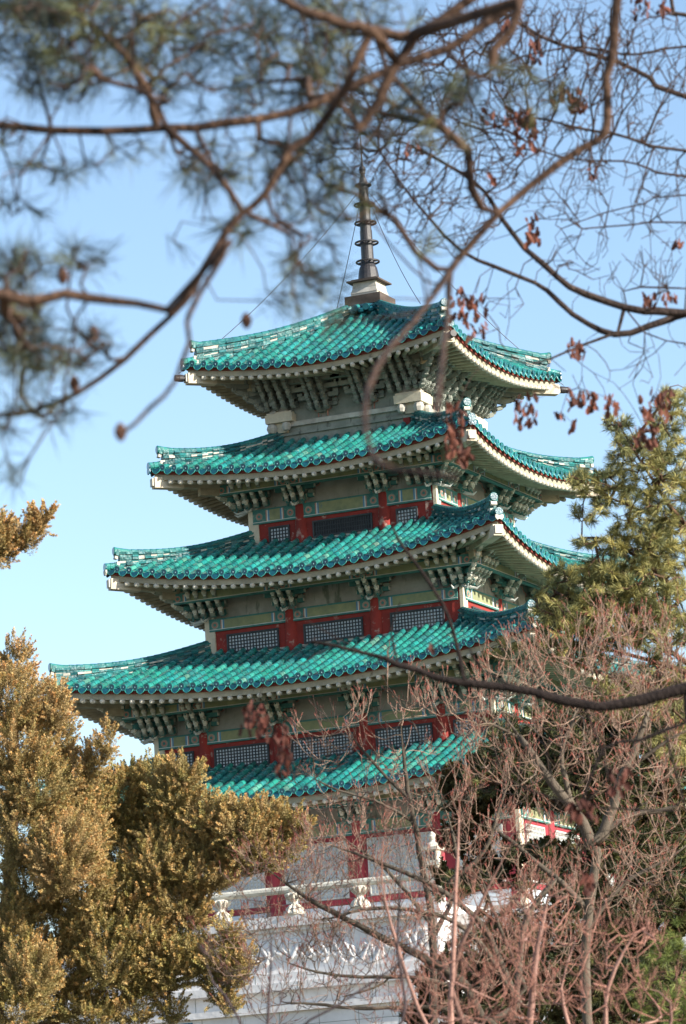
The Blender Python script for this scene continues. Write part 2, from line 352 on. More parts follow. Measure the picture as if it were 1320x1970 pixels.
# --- painted beam with banded ends
def painted_beam(b, x0, x1, y, z0, z1, t=.14, dragon=False):
    h = z1-z0; L = x1-x0; e = min(.42*h/.5+.12, L*.3)
    segs = [(0, e, 'teal'), (e, e+.05, 'pink'), (e+.05, e+.10, 'white_paint'), (e+.10, e+.17, 'blue')]
    a = 0
    for s0, s1, m in segs:
        for q in ((x0+s0, x0+s1), (x1-s1, x1-s0)): b.box(min(q), max(q), y-t, y, z0, z1, m)
    b.box(x0+e+.17, x1-e-.17, y-t, y, z0, z1, 'olive')
    for xx0, xx1 in ((x0, x1),):
        b.box(xx0, xx1, y-t-.012, y-.01, z0-.02, z0+.045, 'teal'); b.box(xx0, xx1, y-t-.012, y-.01, z1-.045, z1+.02, 'teal')
        b.box(xx0, xx1, y-t-.008, y-.01, z0+.05, z0+.075, 'white_paint')
    for xc in (x0+e*.5, x1-e*.5):                             # painted lotus rosettes
        for rr, m, pr in ((.17, 'green_grey', .012), (.12, 'pink', .018), (.07, 'teal', .024)):
            r_ = min(rr, h*.34); b.prism([(xc+r_*math.cos(2*math.pi*k/12), (z0+z1)/2+r_*math.sin(2*math.pi*k/12)) for k in range(12)], y-t-pr, y-t+.005, m)
def bracket(corner=False, plain=False):
    """stepped bracket set, origin at the wall face, top of the beam below; outward is -y"""
    b = MB(); A = 'grey_stone' if plain else 'teal'; G = 'grey_stone' if plain else 'green_grey'; T = 'grey_stone' if plain else 'rafter_end'
    b.box(-.26, .26, -.30, .22, 0, .26, G, taper=.07)
    dirs = [(0, -1, 0), (0, -1.0001, .36), (0, -1.0001, -.36)] if not corner else [(0, -1, 0), (1, 0, 0), (.72, -.72, 0), (0, -1, -.42), (1, 0, .42), (0, -1, .36), (1, 0, -.36), (0, -1, -.85), (1, 0, .85)]
    for k in range(4):
        z = .20+.33*k; off = .12+.30*k
        for di, (dx, dy, so) in enumerate(dirs):
            d = Vector((dx, dy, 0)).normalized(); p = Vector((-d.y, d.x, 0)); Lk = (off+.56)*((1.55 if di == 2 else 1) if corner else (1, .82, .82)[di]); O = p*so
            # outward arm: a curved wing whose painted tip turns up
            P = [O+Vector((0, 0, z+.1)), O+d*(Lk*.5)+Vector((0, 0, z+.06)), O+d*(Lk*.8)+Vector((0, 0, z-.05)), O+d*(Lk*1.0)+Vector((0, 0, z+.03)), O+d*(Lk*1.07)+Vector((0, 0, z+.13))]
            for q in range(4):
                b.beam(P[q], P[q+1], .17 if q < 3 else .13, (.26, .23, .19, .13)[q], (G, A, G, T)[q])
            b.ball(tuple(P[4]+Vector((0, 0, .02))), .125, T, n=8)
            if di < (2 if corner else 1):
                # transverse arms with bearing blocks, one pair of rows per step
                for off2 in ([off] if k < 3 else [off, off-.35]):
                    half = .72+.2*k if off2 == off else .8
                    c = d*off2+Vector((0, 0, z+.13))
                    b.beam(c-p*half, c+p*half, .15, .19, A)
                    for s in (-1, 0, 1):
                        q = c+p*(half-.07)*s+Vector((0, 0, .14)); b.beam(q-p*.12, q+p*.12, .24, .13, G)
                        if s: 
                            q2 = c+p*half*s; b.beam(q2, q2+p*.03*s, .14, .12, T)
            # scroll hanging from the arm
            if not plain and k in (0, 1, 2) and di < 3:
                cc = P[2]+Vector((0, 0, -.13)); S = [cc+d*(.13*math.cos(a)*(1-a/9))+Vector((0, 0, .13*math.sin(a)*(1-a/9))) for a in [q*.6 for q in range(11)]]
                b.tube(S, [.035]*10+[.02], 'teal' if k != 1 else 'white_paint', n=6)
        if corner: pass
    if not plain:                                             # long curled tongue of the lowest arm
        for (dx, dy, so) in dirs[:3 if corner else 1]:
            d = Vector((dx, dy, 0)).normalized(); b.tube([d*.2+Vector((0, 0, .1)), d*.5+Vector((0, 0, -.05)), d*.75+Vector((0, 0, -.12)), d*.92+Vector((0, 0, -.02))], [.08, .07, .05, .02], 'white_paint', n=7)
    return b.mesh('bracket')
mb_mid, mb_cor, mb_midp, mb_corp = bracket(), bracket(True), bracket(plain=True), bracket(True, True)
def bay_panel(b, x0, x1, y, z0, z1, m='panel'):
    b.box(x0, x1, y, y+.05, z0, z1, m)
    W = x1-x0; c = (x0+x1)/2; Hh = z1-z0
    hw = W/2-.12; pts = [(-hw, .04), (-hw, Hh*.18), (-hw+.18, Hh*.22), (-hw+.2, Hh*.42), (-hw+.42, Hh*.48), (-hw+.46, Hh*.68), (-hw+.7, Hh*.74), (-hw+.78, Hh*.92)]
    if W < 1.7: pts = [(-hw, .04), (-hw+.02, Hh*.2), (-hw+.16, Hh*.3), (-hw+.2, Hh*.5), (-.1, Hh*.66), (0, Hh*.8)]
    full = [(c+a, z0+q) for a, q in pts]+[(c-a, z0+q) for a, q in reversed(pts)]
    for d, mm, r in ((0, 'pink', .022), (.05, 'teal' if m == 'panel' else 'grey_stone', .018)):
        P = [(x+(d if x > c else -d), y-.012, z+d*.6) for x, z in full]
        for a, q in zip(P[:-1], P[1:]): b.beam(a, q, r*2, r*2, mm, up=(0, 1, 0))
def window(w, h, px, pz, pane='paper', bar=.048, fr='frame', cover='frame'):
    f = MB(); t = .07; y = 0
    f.box(-w/2-t, w/2+t, y-.10, y, h, h+t, fr); f.box(-w/2-t, w/2+t, y-.10, y, -t, 0, fr)
    f.box(-w/2-t, -w/2, y-.10, y, 0, h, fr); f.box(w/2, w/2+t, y-.10, y, 0, h, fr)
    f.box(-w/2, w/2, y-.02, y+.02, 0, h, pane)
    l = MB(); nx = max(2, round(w/px)); nz = max(2, round(h/pz))
    for i in range(nx+1):
        x = -w/2+w*i/nx; l.box(x-bar/2, x+bar/2, y-.065, y-.03, 0, h, cover)
    for j in range(nz+1):
        z = h*j/nz; l.box(-w/2, w/2, y-.062, y-.034, z-bar/2, z+bar/2, cover)
    return f.mesh('window'), l.mesh('lattice')
wcache = {}
# storeys: half width, base z, roof above, columns, windows (x centre, width, kind), window z0,z1
storeys = [
 dict(w=8.9, zb=15.1, R=roofs[0], cols=(-5.45, -1.9, 1.9, 5.45), wins=[(-7.25, 1.9, 'w'), (-3.75, 2.7, 'w'), (0, 2.7, 'w'), (3.75, 2.7, 'w'), (7.25, 1.9, 'w')], wz=(16.3, 18.5), bt=.55, red='lower_red'),
 dict(w=7.64, zb=22.0, R=roofs[1], cols=(-5.42, -1.95, 1.95, 5.42), wins=[(-6.42, .85, 'p'), (-3.7, 2.4, 'p'), (0, 2.7, 'p'), (3.7, 2.4, 'p'), (6.42, .85, 'p')], wz=(22.33, 23.1), bt=.5, red='red'),
 dict(w=5.86, zb=27.1, R=roofs[2], cols=(-1.97, 1.97), wins=[(-3.75, 2.3, 'p'), (0, 2.6, 'p'), (3.85, 2.3, 'p')], wz=(27.47, 28.17), bt=.5, red='red'),
 dict(w=4.29, zb=31.9, R=roofs[3], cols=(-1.95, 1.95), wins=[(-2.98, .85, 'p'), (0, 2.65, 'd'), (3.0, .85, 'p')], wz=(32.27, 32.86), bt=.6, red='red'),
]
for si, S in enumerate(storeys):
    w, zb, R = S['w'], S['zb'], S['R']; z0w, z1w = S['wz']; zred = z1w+.27; zbt = zred+S['bt']; zP = R.ze-.55
    core = MB(); core.box(-w, w, -w, w, zb-.6, R.ze+.35, 'panel'); wall = core.obj('storey_wall', pagoda)
    side = MB(); y = -w
    side.box(-w, w, y-.02, y+.05, zb-.3, z0w-.12, 'stone_cap'); side.box(-w, w, y-.06, y, z0w-.17, z0w-.07, 'stone_cap')       # sill course
    side.box(-w+.02, w-.02, y-.05, y, z1w+.075, zred, S['red'])
    edges = [-w]+list(S['cols'])+[w]
    for wx, ww, kd in S['wins']:
        lo = max([e for e in edges if e < wx]); hi = min([e for e in edges if e > wx])
        for a, c in ((lo, wx-ww/2-.07), (wx+ww/2+.07, hi)): side.box(a, c, y-.04, y, z0w-.07, z1w+.075, S['red'])
    sm = side.mesh('wall_boarding')
    pm = MB()
    for a, c in zip(edges[:-1], edges[1:]): painted_beam(pm, a+.12, c-.12, y-.005, zred, zbt)
    pm = pm.mesh('painted_beam')
    um = MB(); yo = y-1.05; wo = w+1.05                              # eave purlin carried by the brackets
    for a, c in zip([-wo]+list(S['cols']), list(S['cols'])+[wo]): painted_beam(um, a, c, yo+.1, zP, zP+.42, t=.2)
    um.box(-wo, wo, yo+.1, y, zP+.38, zP+.41, 'green_grey')
    um = um.mesh('eave_purlin')
    bm = MB()
    for a, c in zip(edges[:-1], edges[1:]): bay_panel(bm, a+.15, c-.15, y-.06, zbt+.01, zP+.35)
    bm = bm.mesh('bracket_panel')
    cm = MB(); cm.tube([(0, 0, zb-.2), (0, 0, zbt+.05)], [.30, .27], S['red'], n=16); cm = cm.mesh('column', True)
    cc = MB(); cc.box(-.32, .06, -.10, .30, zb-.2, zbt+.1, 'lower_red' if si == 0 else S['red']); cc.box(.065, .22, -.13, .34, zb-.2, zbt+.1, 'cream'); cc = cc.mesh('corner_column')
    for k in range(4):
        link('wall_boarding', sm, wall, k*H2); link('painted_beam', pm, wall, k*H2); link('eave_purlin', um, wall, k*H2); link('bracket_panel', bm, wall, k*H2)
        rot = Matrix.Rotation(k*H2, 3, 'Z')
        link('corner_column', cc, wall, k*H2, tuple(rot @ Vector((w-.1, -w+.02, 0))))
        link('bracket', mb_cor, wall, k*H2, tuple(rot @ Vector((w-.08, -w+.08, zbt))))
        if k > 1: continue
        for x in S['cols']:
            link('column', cm, pagoda, k*H2, tuple(rot @ Vector((x, -w+.05, 0)))); link('bracket', mb_mid, pagoda, k*H2, tuple(rot @ Vector((x, -w-.05, zbt))))
        for wx, ww, kd in S['wins']:
            key = (round(ww, 2), kd, si)
            if key not in wcache:
                hh = z1w-z0w
                wcache[key] = window(ww, hh, .14, .135, bar=.042) if kd == 'p' else window(ww, hh, .11, .2, 'dark_inside', .03) if kd == 'd' else window(ww, hh, .16, .16, 'paper', .05, 'window_grey', 'window_grey')
            fm, lm = wcache[key]
            o = link('window', fm, pagoda, k*H2, tuple(rot @ Vector((wx, -w-.02, z0w)))); link('lattice', lm, o)
            if kd == 'd': o['label'] = 'dark slatted window without paper'
# lower storey: pale dado under the tall windows
dd = MB()
for a, c in ((-8.6, -5.8), (-5.1, -2.3), (-1.5, 1.5), (2.3, 5.1), (5.8, 8.5)): dd.box(a, c, -8.98, -8.9, 15.35, 15.95, 'paper'); dd.box(a-.1, c+.1, -9.02, -8.9, 15.98, 16.2, 'lower_red')
for k in (0, 1): link('dado', dd.mesh('dado'), pagoda, k*H2)

# top storey: weathered concrete parapet with corner capitals, no windows
w5 = 3.2; R = roofs[4]; c5 = MB(); c5.box(-w5, w5, -w5, w5, 36.1, R.ze+.3, 'panel'); top = c5.obj('storey_wall', pagoda)
tf = MB(); y = -w5
tf.box(-w5, w5, y-.10, y, 36.3, 36.72, 'grey_stone'); tf.box(-w5, w5, y-.03, y, 36.72, 37.05, 'grey_stone'); tf.box(-w5, w5, y-.14, y, 37.05, 37.16, 'grey_stone')
tf.box(-w5+.1, w5-.1, y-.05, y, 37.16, 37.42, 'grey_stone'); tf.box(-w5-.1, w5+.1, y-.20, y, 37.42, 37.62, 'stone_cap')
for x0, x1 in ((-w5, -1.1), (-1.1, 1.1), (1.1, w5)): bay_panel(tf, x0+.1, x1-.1, y-.05, 37.64, 39.25, 'grey_stone')
tf.box(-w5-.9, w5+.9, y-1.0, y-.75, R.ze-.55, R.ze-.15, 'green_grey'); tf = tf.mesh('parapet')
cb = MB()                                                     # pale stone capital at a corner
cb.box(-.75, .55, -.55, .75, 37.62, 37.98, 'cream', taper=.02); cb.box(-.68, .48, -.48, .68, 37.98, 38.08, 'cream'); cb.box(-.4, .3, -.3, .4, 37.2, 37.62, 'cream', taper=.05); cb.ball((-.45, -.4, 37.42), .22, 'stone_cap'); cb.ball((.4, .4, 37.42), .22, 'stone_cap'); cb.ball((.32, -.32, 37.4), .26, 'stone_cap'); cb.box(-.45, .3, -.3, .45, 38.05, 38.3, 'stone_cap')
cb.prism([(-.6, 38.05), (.5, 38.05), (.2, 38.45), (-.1, 38.55), (-.4, 38.4)], -.35, -.05, 'stone_cap')
cb.box(-.5, -.2, -.18, 0, 36.4, 37.1, 'red'); cb = cb.mesh('capital')
for k in range(4):
    rot = Matrix.Rotation(k*H2, 3, 'Z')
    link('parapet', tf, top, k*H2); link('capital', cb, top, k*H2, tuple(rot @ Vector((w5-.05, -w5+.05, 0))))
    link('bracket', mb_corp, top, k*H2, tuple(rot @ Vector((w5-.05, -w5+.05, 38.3-.2)))) 
    if k < 2:
        for x in (-1.1, 1.1): link('bracket', mb_midp, top, k*H2, tuple(rot @ Vector((x, -w5-.02, 37.85))))

# spire
b = MB(); s0 = 43.0
b.lathe([(.62, -.5), (.7, -.3), (.95, -.1), (.95, .0)], (0, 0, s0), 'tile_end', n=24)
for k in range(14):
    a = 2*math.pi*k/14; q = Vector((math.cos(a), math.sin(a), 0)); b.tube([q*.45+Vector((0, 0, s0+.05)), q*1.12+Vector((0, 0, s0-.18))], [.13, .13], 'tile', n=8); b.tube([q*1.1+Vector((0, 0, s0-.17)), q*1.16+Vector((0, 0, s0-.19))], [.15, .15], 'tile_end', n=10)
    a += math.pi/14; q = Vector((math.cos(a), math.sin(a), 0)); b.ball(tuple(q*1.02+Vector((0, 0, s0-.28))), .17, 'tile_end', sc=(1, 1, .8))
neck = b.obj('ridge_crown', pagoda)
b = MB(); b.box(-.85, .85, -.85, .85, 43.02, 43.45, 'stone_brown'); b.box(-.62, .62, -.62, .62, 43.45, 43.6, 'stone_cap')
b.box(-.56, .56, -.56, .56, 43.6, 43.84, 'stone_cap', taper=-.08); b.box(-.54, .54, -.54, .54, 43.84, 44.1, 'stone_cap', taper=-.03)
b.box(-.76, .76, -.76, .76, 44.1, 44.17, 'stone_brown'); b.box(-.6, .6, -.6, .6, 44.17, 44.24, 'stone_brown'); plinth = b.obj('spire_plinth', pagoda)
b = MB()
b.lathe([(.47, 44.2), (.46, 44.45), (.40, 44.8), (.30, 45.0), (.28, 45.1), (.27, 46.5), (.25, 46.6), (.24, 47.6), (.22, 47.7), (.21, 48.5), (.16, 48.9), (.09, 49.1), (.12, 49.16), (.12, 49.25), (.16, 49.33), (.13, 49.45), (.05, 49.55), (.035, 49.7), (.022, 51.3), (.0, 51.4)], (0, 0, 0), 'iron', n=20)
spire = b.obj('spire', pagoda)
for i, (z, r) in enumerate([(45.1, .50), (45.97, .50), (46.88, .46), (47.72, .44), (48.62, .34)]):
    b = MB(); N = 28
    P = [(r*math.cos(2*math.pi*k/N), r*math.sin(2*math.pi*k/N), z) for k in range(N+1)]
    b.tube(P, .045, 'iron', n=8, cap=False)
    for k in range(8): a = k*math.pi/4; b.beam((.15*math.cos(a), .15*math.sin(a), z), (r*math.cos(a), r*math.sin(a), z), .05, .05, 'iron')
    if i > 2: b.lathe([(.24, z-.06), (.32, z-.02), (.32, z+.03), (.24, z+.08)], (0, 0, 0), 'iron', n=16)
    b.obj('spire_ring', spire)
e = roofs[4].h
for k in range(4):
    b = MB(); rot = Matrix.Rotation(k*H2, 3, 'Z'); A = rot @ Vector((.18, -.18, 48.3 if k != 1 else 48.3)); B = rot @ Vector((e+.15, -e-.15, roofs[4].z(e, e)-.45))
    if k in (0,): B = rot @ Vector((4.1, -4.1, 41.7)); 
    P = [A+(B-A)*q+Vector((0, 0, -1.6*q*(1-q)*(B-A).length/9)) for q in [i/14 for i in range(15)]]
    b.tube(P, .016, 'iron', n=5); b.obj('guy_wire', spire)

# ================================================================== STONE TERRACE
terrace = empty('stone_terrace', (0, -14, 0), 'white carved stone terrace below the pagoda, with moulded ledges and scroll relief', 'terrace')
def lp(o): o.parent = terrace; o.matrix_parent_inverse = Matrix.Translation((0, 14, 0)); return o
b = MB(); X0, X1, Y = -22, 7.55, -14.25
def block(x0, x1, y0, z0, z1, m='marble'): b.box(x0, x1, y0, -8, z0, z1, m)
block(X0, X1, Y-.02, 14.78, 15.22); block(X0, X1-.15, Y+.18, 14.62, 14.78); block(X0, X1-.25, Y+.32, 12.98, 14.62); block(X0, X1-.02, Y+.02, 12.6, 12.98)
block(X0, X1+.12, Y-.14, 12.3, 12.6); block(X0, X1-.2, Y+.25, 11.7, 12.3); block(X0, X1+.2, Y-.25, 11.45, 11.7); block(X0, X1+.05, Y-.05, -1.6, 11.45)
lp(b.obj('terrace_wall'))
b = MB(); X0, X1, Y = 7.3, 30, -12.2
block(X0, X1, Y-.02, 14.4, 14.8); block(X0, X1, Y+.3, 13.0, 14.4); block(X0, X1, Y, 12.6, 13.0); block(X0, X1, Y+.2, 11.6, 12.6); block(X0, X1, Y-.1, -1.6, 11.6)
lp(b.obj('terrace_wing'))
b = MB(); random.seed(3)                                      # scroll relief (clouds and tendrils) in the frieze
x = -6
while x < 7:
    r = random.uniform(.28, .42); zc = 13.8+random.uniform(-.25, .25); sg = random.choice((-1, 1)); ph = random.uniform(0, 6)
    P = [Vector((x+sg*r*(1-a/11)*math.cos(a+ph), -13.91, zc+r*1.25*(1-a/11)*math.sin(a+ph))) for a in [q*.45 for q in range(22)]]
    b.tube(P, [.13]*16+[.12, .11, .10, .08, .06, .03], 'marble', n=8)
    P = [Vector((x-.5+q*.14, -13.94, zc+sg*(.35*math.sin(q*.8)+.1))) for q in range(9)]; b.tube(P, [.05, .09, .12, .13, .12, .11, .09, .06, .03], 'marble', n=8)
    x += random.uniform(.5, .75)
lp(b.obj('relief', smooth=True))
b = MB()                                                      # open joints between the facing blocks
for z0, z1, yy, st, of in ((14.80, 15.20, -14.275, 2.1, 0), (13.0, 14.6, -13.935, 3.3, .9), (12.62, 12.96, -14.235, 2.1, 1), (12.32, 12.58, -14.395, 2.6, .4), (11.72, 12.28, -14.005, 2.1, .3), (9.2, 11.42, -14.305, 1.7, .6)):
    x = -12+of
    while x < 7.2: b.box(x, x+.022, yy, yy+.1, z0, z1, 'grey_stone'); x += st
for z in (10.9, 10.3, 9.7): b.box(-12, 7.4, -14.305, -14.2, z, z+.02, 'grey_stone')
lp(b.obj('block_joints'))
b = MB(); b.box(-4.35, -3.3, -14.36, -14.28, 9.5, 11.35, 'blue_panel'); lp(b.obj('blue_panel'))
rail = empty('balustrade', (0, -14, 15.2), 'weathered pale stone balustrade running along the edge of the white terrace', 'balustrade')
def rp(o): o.parent = rail; o.matrix_parent_inverse = Matrix.Translation((0, 14, -15.2)); return o
bal = MB()
bal.lathe([(.40, 0), (.42, .08), (.34, .2), (.20, .36), (.15, .45), (.16, .55), (.26, .68), (.36, .78), (.34, .86), (.2, .9)], (0, 0, 0), 'rail_stone', n=16)
for k in range(10):                                           # lotus petals on foot and cup
    a = 2*math.pi*k/10
    bal.tube([(.38*math.cos(a), .38*math.sin(a), .05), (.30*math.cos(a), .30*math.sin(a), .25), (.17*math.cos(a), .17*math.sin(a), .42)], [.08, .07, .02], 'rail_stone', n=6)
    bal.tube([(.17*math.cos(a), .17*math.sin(a), .55), (.30*math.cos(a), .30*math.sin(a), .72), (.37*math.cos(a), .37*math.sin(a), .84)], [.03, .07, .06], 'rail_stone', n=6)
bal = bal.mesh('baluster', True)
for x in (-11.8, -8.5, -5.2, -1.95, 1.26, 4.1): rp(link('baluster', bal, None, 0, (x, -13.95, 15.22)))
b = MB()
for x0, x1 in ((-14, -5.2), (-5.19, 1.26), (1.27, 7.1)):
    b.tube([(x0, -13.95, 16.25), (x1, -13.95, 16.25)], .16, 'rail_stone', n=10)
b.tube([(7.3, -13.7, 16.25), (7.3, -9.2, 16.25)], .16, 'rail_stone', n=10)
rp(b.obj('rail'))
b = MB(); b.box(7.0, 7.58, -14.2, -13.62, 15.22, 16.6, 'rail_stone'); b.box(6.92, 7.66, -14.28, -13.54, 16.6, 16.78, 'rail_stone'); b.box(7.05, 7.53, -14.15, -13.67, 16.78, 17.2, 'rail_stone', taper=-.0)
for q in (-1, 0, 1): b.box(7.26+q*.15, 7.32+q*.15, -14.19, -14.14, 16.8, 17.15, 'frame')
b.box(6.95, 7.63, -14.25, -13.57, 17.2, 17.32, 'rail_stone'); b.lathe([(.34, 0), (.28, .12), (.12, .2), (.1, .26), (.14, .32), (.17, .42), (.12, .54), (.02, .62)], (7.29, -13.91, 17.32), 'rail_stone', n=14)
rp(b.obj('corner_post'))
b = MB(); b.box(-4000, 4000, -4000, 4000, -1.9, -1.6, 'ground_soil'); g = b.obj('ground'); g['kind'] = 'structure'

# ================================================================== PLANTS
def tri_mesh(name, V, T, m, parent=None):                     # V (n,k,3) polygons of k corners, T (n,3) tints
    V = np.asarray(V, np.float32); n, k = V.shape[:2]; me = bpy.data.meshes.new(name)
    me.vertices.add(n*k); me.vertices.foreach_set('co', V.reshape(-1)); me.loops.add(n*k); me.loops.foreach_set('vertex_index', np.arange(n*k, dtype=np.int32))
    me.polygons.add(n); me.polygons.foreach_set('loop_start', np.arange(0, n*k, k, dtype=np.int32)); me.polygons.foreach_set('loop_total', np.full(n, k, np.int32))
    at = me.attributes.new('tint', 'FLOAT_COLOR', 'FACE'); at.data.foreach_set('color', np.c_[T, np.ones(n)].astype(np.float32).ravel())
    me.materials.append(M[m]); me.update(calc_edges=True); return link(name, me, parent)
class Skel:
    def __init__(s): s.p = []; s.par = []; s.r = []
    def line(s, pts, r0, r1, attach=None, step=None, taper=False):         # a traced limb; radii in metres
        pts = [np.array(p, float) for p in pts]; out = []
        for i in range(len(pts)-1):                           # Catmull-Rom
            a, b_, c, d = pts[max(i-1, 0)], pts[i], pts[i+1], pts[min(i+2, len(pts)-1)]
            L = np.linalg.norm(c-b_); n = max(2, int(L/(step or .12)))
            for k in range(n):
                t = k/n; out.append(.5*((2*b_)+(-a+c)*t+(2*a-5*b_+4*c-d)*t*t+(-a+3*b_-3*c+d)*t**3))
        out.append(pts[-1]); par = -1
        if attach is not None and s.p: par = int(np.argmin(((np.array(s.p)-out[0])**2).sum(1)))
        for k, p in enumerate(out):
            q = k/(len(out)-1); rr = r0+(r1-r0)*q
            if taper: rr = rr*min(1, (1-q)/.3+.12)
            s.p.append(p+rng.normal(0, rr*.16, 3)); s.par.append(par); s.r.append(rr*(1+.12*math.sin(k*1.7)*rng.random())); par = len(s.p)-1
    def grow(s, targets, bf=.35, rt=.003, step=.1, up=0, wob=.12, expo=.42, rmax=9):
        T = np.array(targets); P = np.array(s.p); N0 = len(P); path = np.zeros(N0)
        best = np.full(len(T), 1e9); bi = np.zeros(len(T), int)
        for j in range(len(T)):
            d = np.sqrt(((P-T[j])**2).sum(1)); k = int(np.argmin(d)); best[j] = d[k]; bi[j] = k
        plen = list(path); alive = np.ones(len(T), bool)
        for _ in range(len(T)):
            j = int(np.argmin(np.where(alive, best, 1e9))); alive[j] = False; k = int(bi[j]); A = s.p[k]; B = T[j]; L = np.linalg.norm(B-A)
            n = max(1, int(L/step)); par = k; gp = s.par[k]; dirp = (A-s.p[gp]) if gp >= 0 else np.zeros(3); dn = np.linalg.norm(dirp)
            ctrl = A+(dirp/dn*L*.35 if dn > 0 else 0)+(B-A)*.25+np.array([0, 0, -up*L]); ctrl = ctrl+rng.normal(0, wob*L, 3)
            new = []
            for q in range(1, n+1):
                t = q/n; p = (1-t)**2*A+2*t*(1-t)*ctrl+t*t*B
                if q < n: p = p+rng.normal(0, wob*step*.35, 3)
                s.p.append(p); s.par.append(par); s.r.append(0.0); par = len(s.p)-1; new.append(par); plen.append(plen[s.par[par]]+L/n)
            if alive.any():
                idx = np.nonzero(alive)[0]
                for m_ in new:
                    c = np.sqrt(((T[idx]-s.p[m_])**2).sum(1))+bf*plen[m_]; u = c < best[idx]; best[idx[u]] = c[u]; bi[idx[u]] = m_
        s.N0 = N0
        cnt = np.zeros(len(s.p)); ch = np.zeros(len(s.p), int)
        for i in range(len(s.p)-1, -1, -1):
            if ch[i] == 0: cnt[i] = 1
            if s.par[i] >= 0: cnt[s.par[i]] += cnt[i]; ch[s.par[i]] += 1
        for i in range(N0, len(s.p)): s.r[i] = min(rmax, rt*cnt[i]**expo)
        s.cnt = cnt
        for i in range(N0, len(s.p)):
            if s.par[i] >= 0 and s.par[i] < N0: s.r[i] = min(s.r[i], s.r[s.par[i]]*.9+rt)
    def mesh(s, name, m, parent=None, colour=lambda r: (1, 1, 1), bud=0):
        N = len(s.p); kids = [[] for _ in range(N)]
        for i, p in enumerate(s.par):
            if p >= 0: kids[p].append(i)
        b = MB(); starts = [i for i in range(N) if s.par[i] < 0]; done = set()
        stack = [(i, None) for i in starts]
        while stack:
            i, pre = stack.pop(); chain = ([pre] if pre is not None else [])+[i]
            while kids[i]:
                k = max(kids[i], key=lambda q: s.r[q]); stack += [(q, i) for q in kids[i] if q != k]; chain.append(k); i = k
            if len(chain) < 2: continue
            rad = [s.r[c] for c in chain]
            if pre is not None: rad[0] = min(rad[0], rad[1]*1.25)
            P = [s.p[c] for c in chain]
            if bud and rad[-1] < .012:
                d = P[-1]-P[-2]; d = d/max(1e-6, np.linalg.norm(d)); L = bud*(1+rng.random()); P += [P[-1]+d*L*.45, P[-1]+d*L]; rad += [rad[-1]*2.1, rad[-1]*.5]
            vr = rng.uniform(.6, 1.3) if bud else 1
            mx = max(rad); n = 9 if mx > .03 else 6 if mx > .012 else 4
            f0 = len(b.f); b.tube(P, rad, m, n=n, cap=False)
            for q in range(len(P)-1):
                c = colour(rad[q] if not (bud and q >= len(P)-3 and rad[q] < .012) else -1)
                for w_ in range(n): b.t[f0+q*n+w_] = (c[0]*vr, c[1]*vr, c[2]*vr)
        return b.obj(name, parent, smooth=True)
    def tips(s): 
        has = set(s.par); return [i for i in range(len(s.p)) if i not in has]
def needles(centers, dirs, n, L, w, tints, spread=1.0):       # tufts of needles around shoot directions
    C = np.repeat(centers, n, 0); D = np.repeat(dirs, n, 0); k = len(C)
    V = rng.normal(0, 1, (k, 3)); V /= np.linalg.norm(V, axis=1)[:, None]; V = D*rng.uniform(.35, 1.2, (k, 1))+V*spread; V /= np.linalg.norm(V, axis=1)[:, None]
    C = C-D*rng.uniform(0, L*.75, (k, 1)); l = L*rng.uniform(.7, 1.1, (k, 1)); S = np.cross(V, rng.normal(0, 1, (k, 3))); S /= np.linalg.norm(S, axis=1)[:, None]; S *= w/2
    tip = C+V*l+np.array([0, 0, -.05])*l; mid = C+V*l*.55
    P = np.stack([C-S*.8, C+S*.8, mid+S, tip, mid-S], 1)
    T = np.repeat(tints, n, 0)*rng.uniform(.75, 1.2, (k, 1)); return P, T
def blobs(L, n_per, d, dd, gauss=False):                      # sample points inside pixel ellipses
    out = []
    for x, y, rx, ry, *o in L:
        dep = o[0] if o else d; n = max(1, int(n_per*rx*ry/1000*(o[1] if len(o) > 1 else 1)))
        for _ in range(n):
            a = rng.random()*2*math.pi; r = math.sqrt(rng.random()); s = rng.uniform(-1, 1)*math.sqrt(max(0, 1-r*r))
            out.append(pt(x+rx*r*math.cos(a), y+ry*r*math.sin(a), dep+dd*s))
    return np.array(out)

# ---- A. pine close to the camera, blurred, upper left
def PX(L, d): return [pt(x, y, d) for x, y in L]
pw = 1/FPX
pine = empty('pine_tree', tuple(pt(1700, 2400, 13)*[1, 1, 0]+[0, 0, -1.6]), 'out-of-focus pine whose reddish limbs and needles hang across the top left', 'pine tree', 'foreground trees framing the view')
sk = Skel(); D = 12.
tb = pt(1900, 0, 13.5)
sk.line([(tb[0], tb[1], -1.6), (tb[0], tb[1], 1.5), (tb[0]+.1, tb[1], 4), (tb[0], tb[1]+.1, 6.2)], .15, .07, step=.3)
sk.line(PX([(1905, -420), (1500, -260), (1150, -110), (1000, 0), (930, 50), (860, 92), (760, 128), (640, 185), (560, 215), (430, 240), (320, 246), (200, 254), (100, 250), (-60, 236)], D), .0165, 8*D*pw, 1)
sk.line(PX([(1905, -330), (1400, -220), (1050, -90), (900, 2), (800, 68), (745, 62), (715, 62), (690, 118), (640, 210), (592, 262), (555, 292), (510, 372), (465, 412), (412, 480), (370, 560), (330, 607), (240, 690), (150, 757), (60, 790), (-60, 805)], D-.5), .019, 5*D*pw, 1)
sk.line(PX([(800, 68), (765, 120), (740, 170), (715, 215), (688, 250)], D-.6), 12*D*pw, 9*D*pw, 1)
sk.line(PX([(720, 62), (690, 52), (640, 38), (580, 20), (520, -15), (450, -60)], D-.7), 11*D*pw, 7*D*pw, 1)
sk.line(PX([(320, 246), (365, 285), (410, 325), (465, 405)], D-.3), 7*D*pw, 6*D*pw, 1)
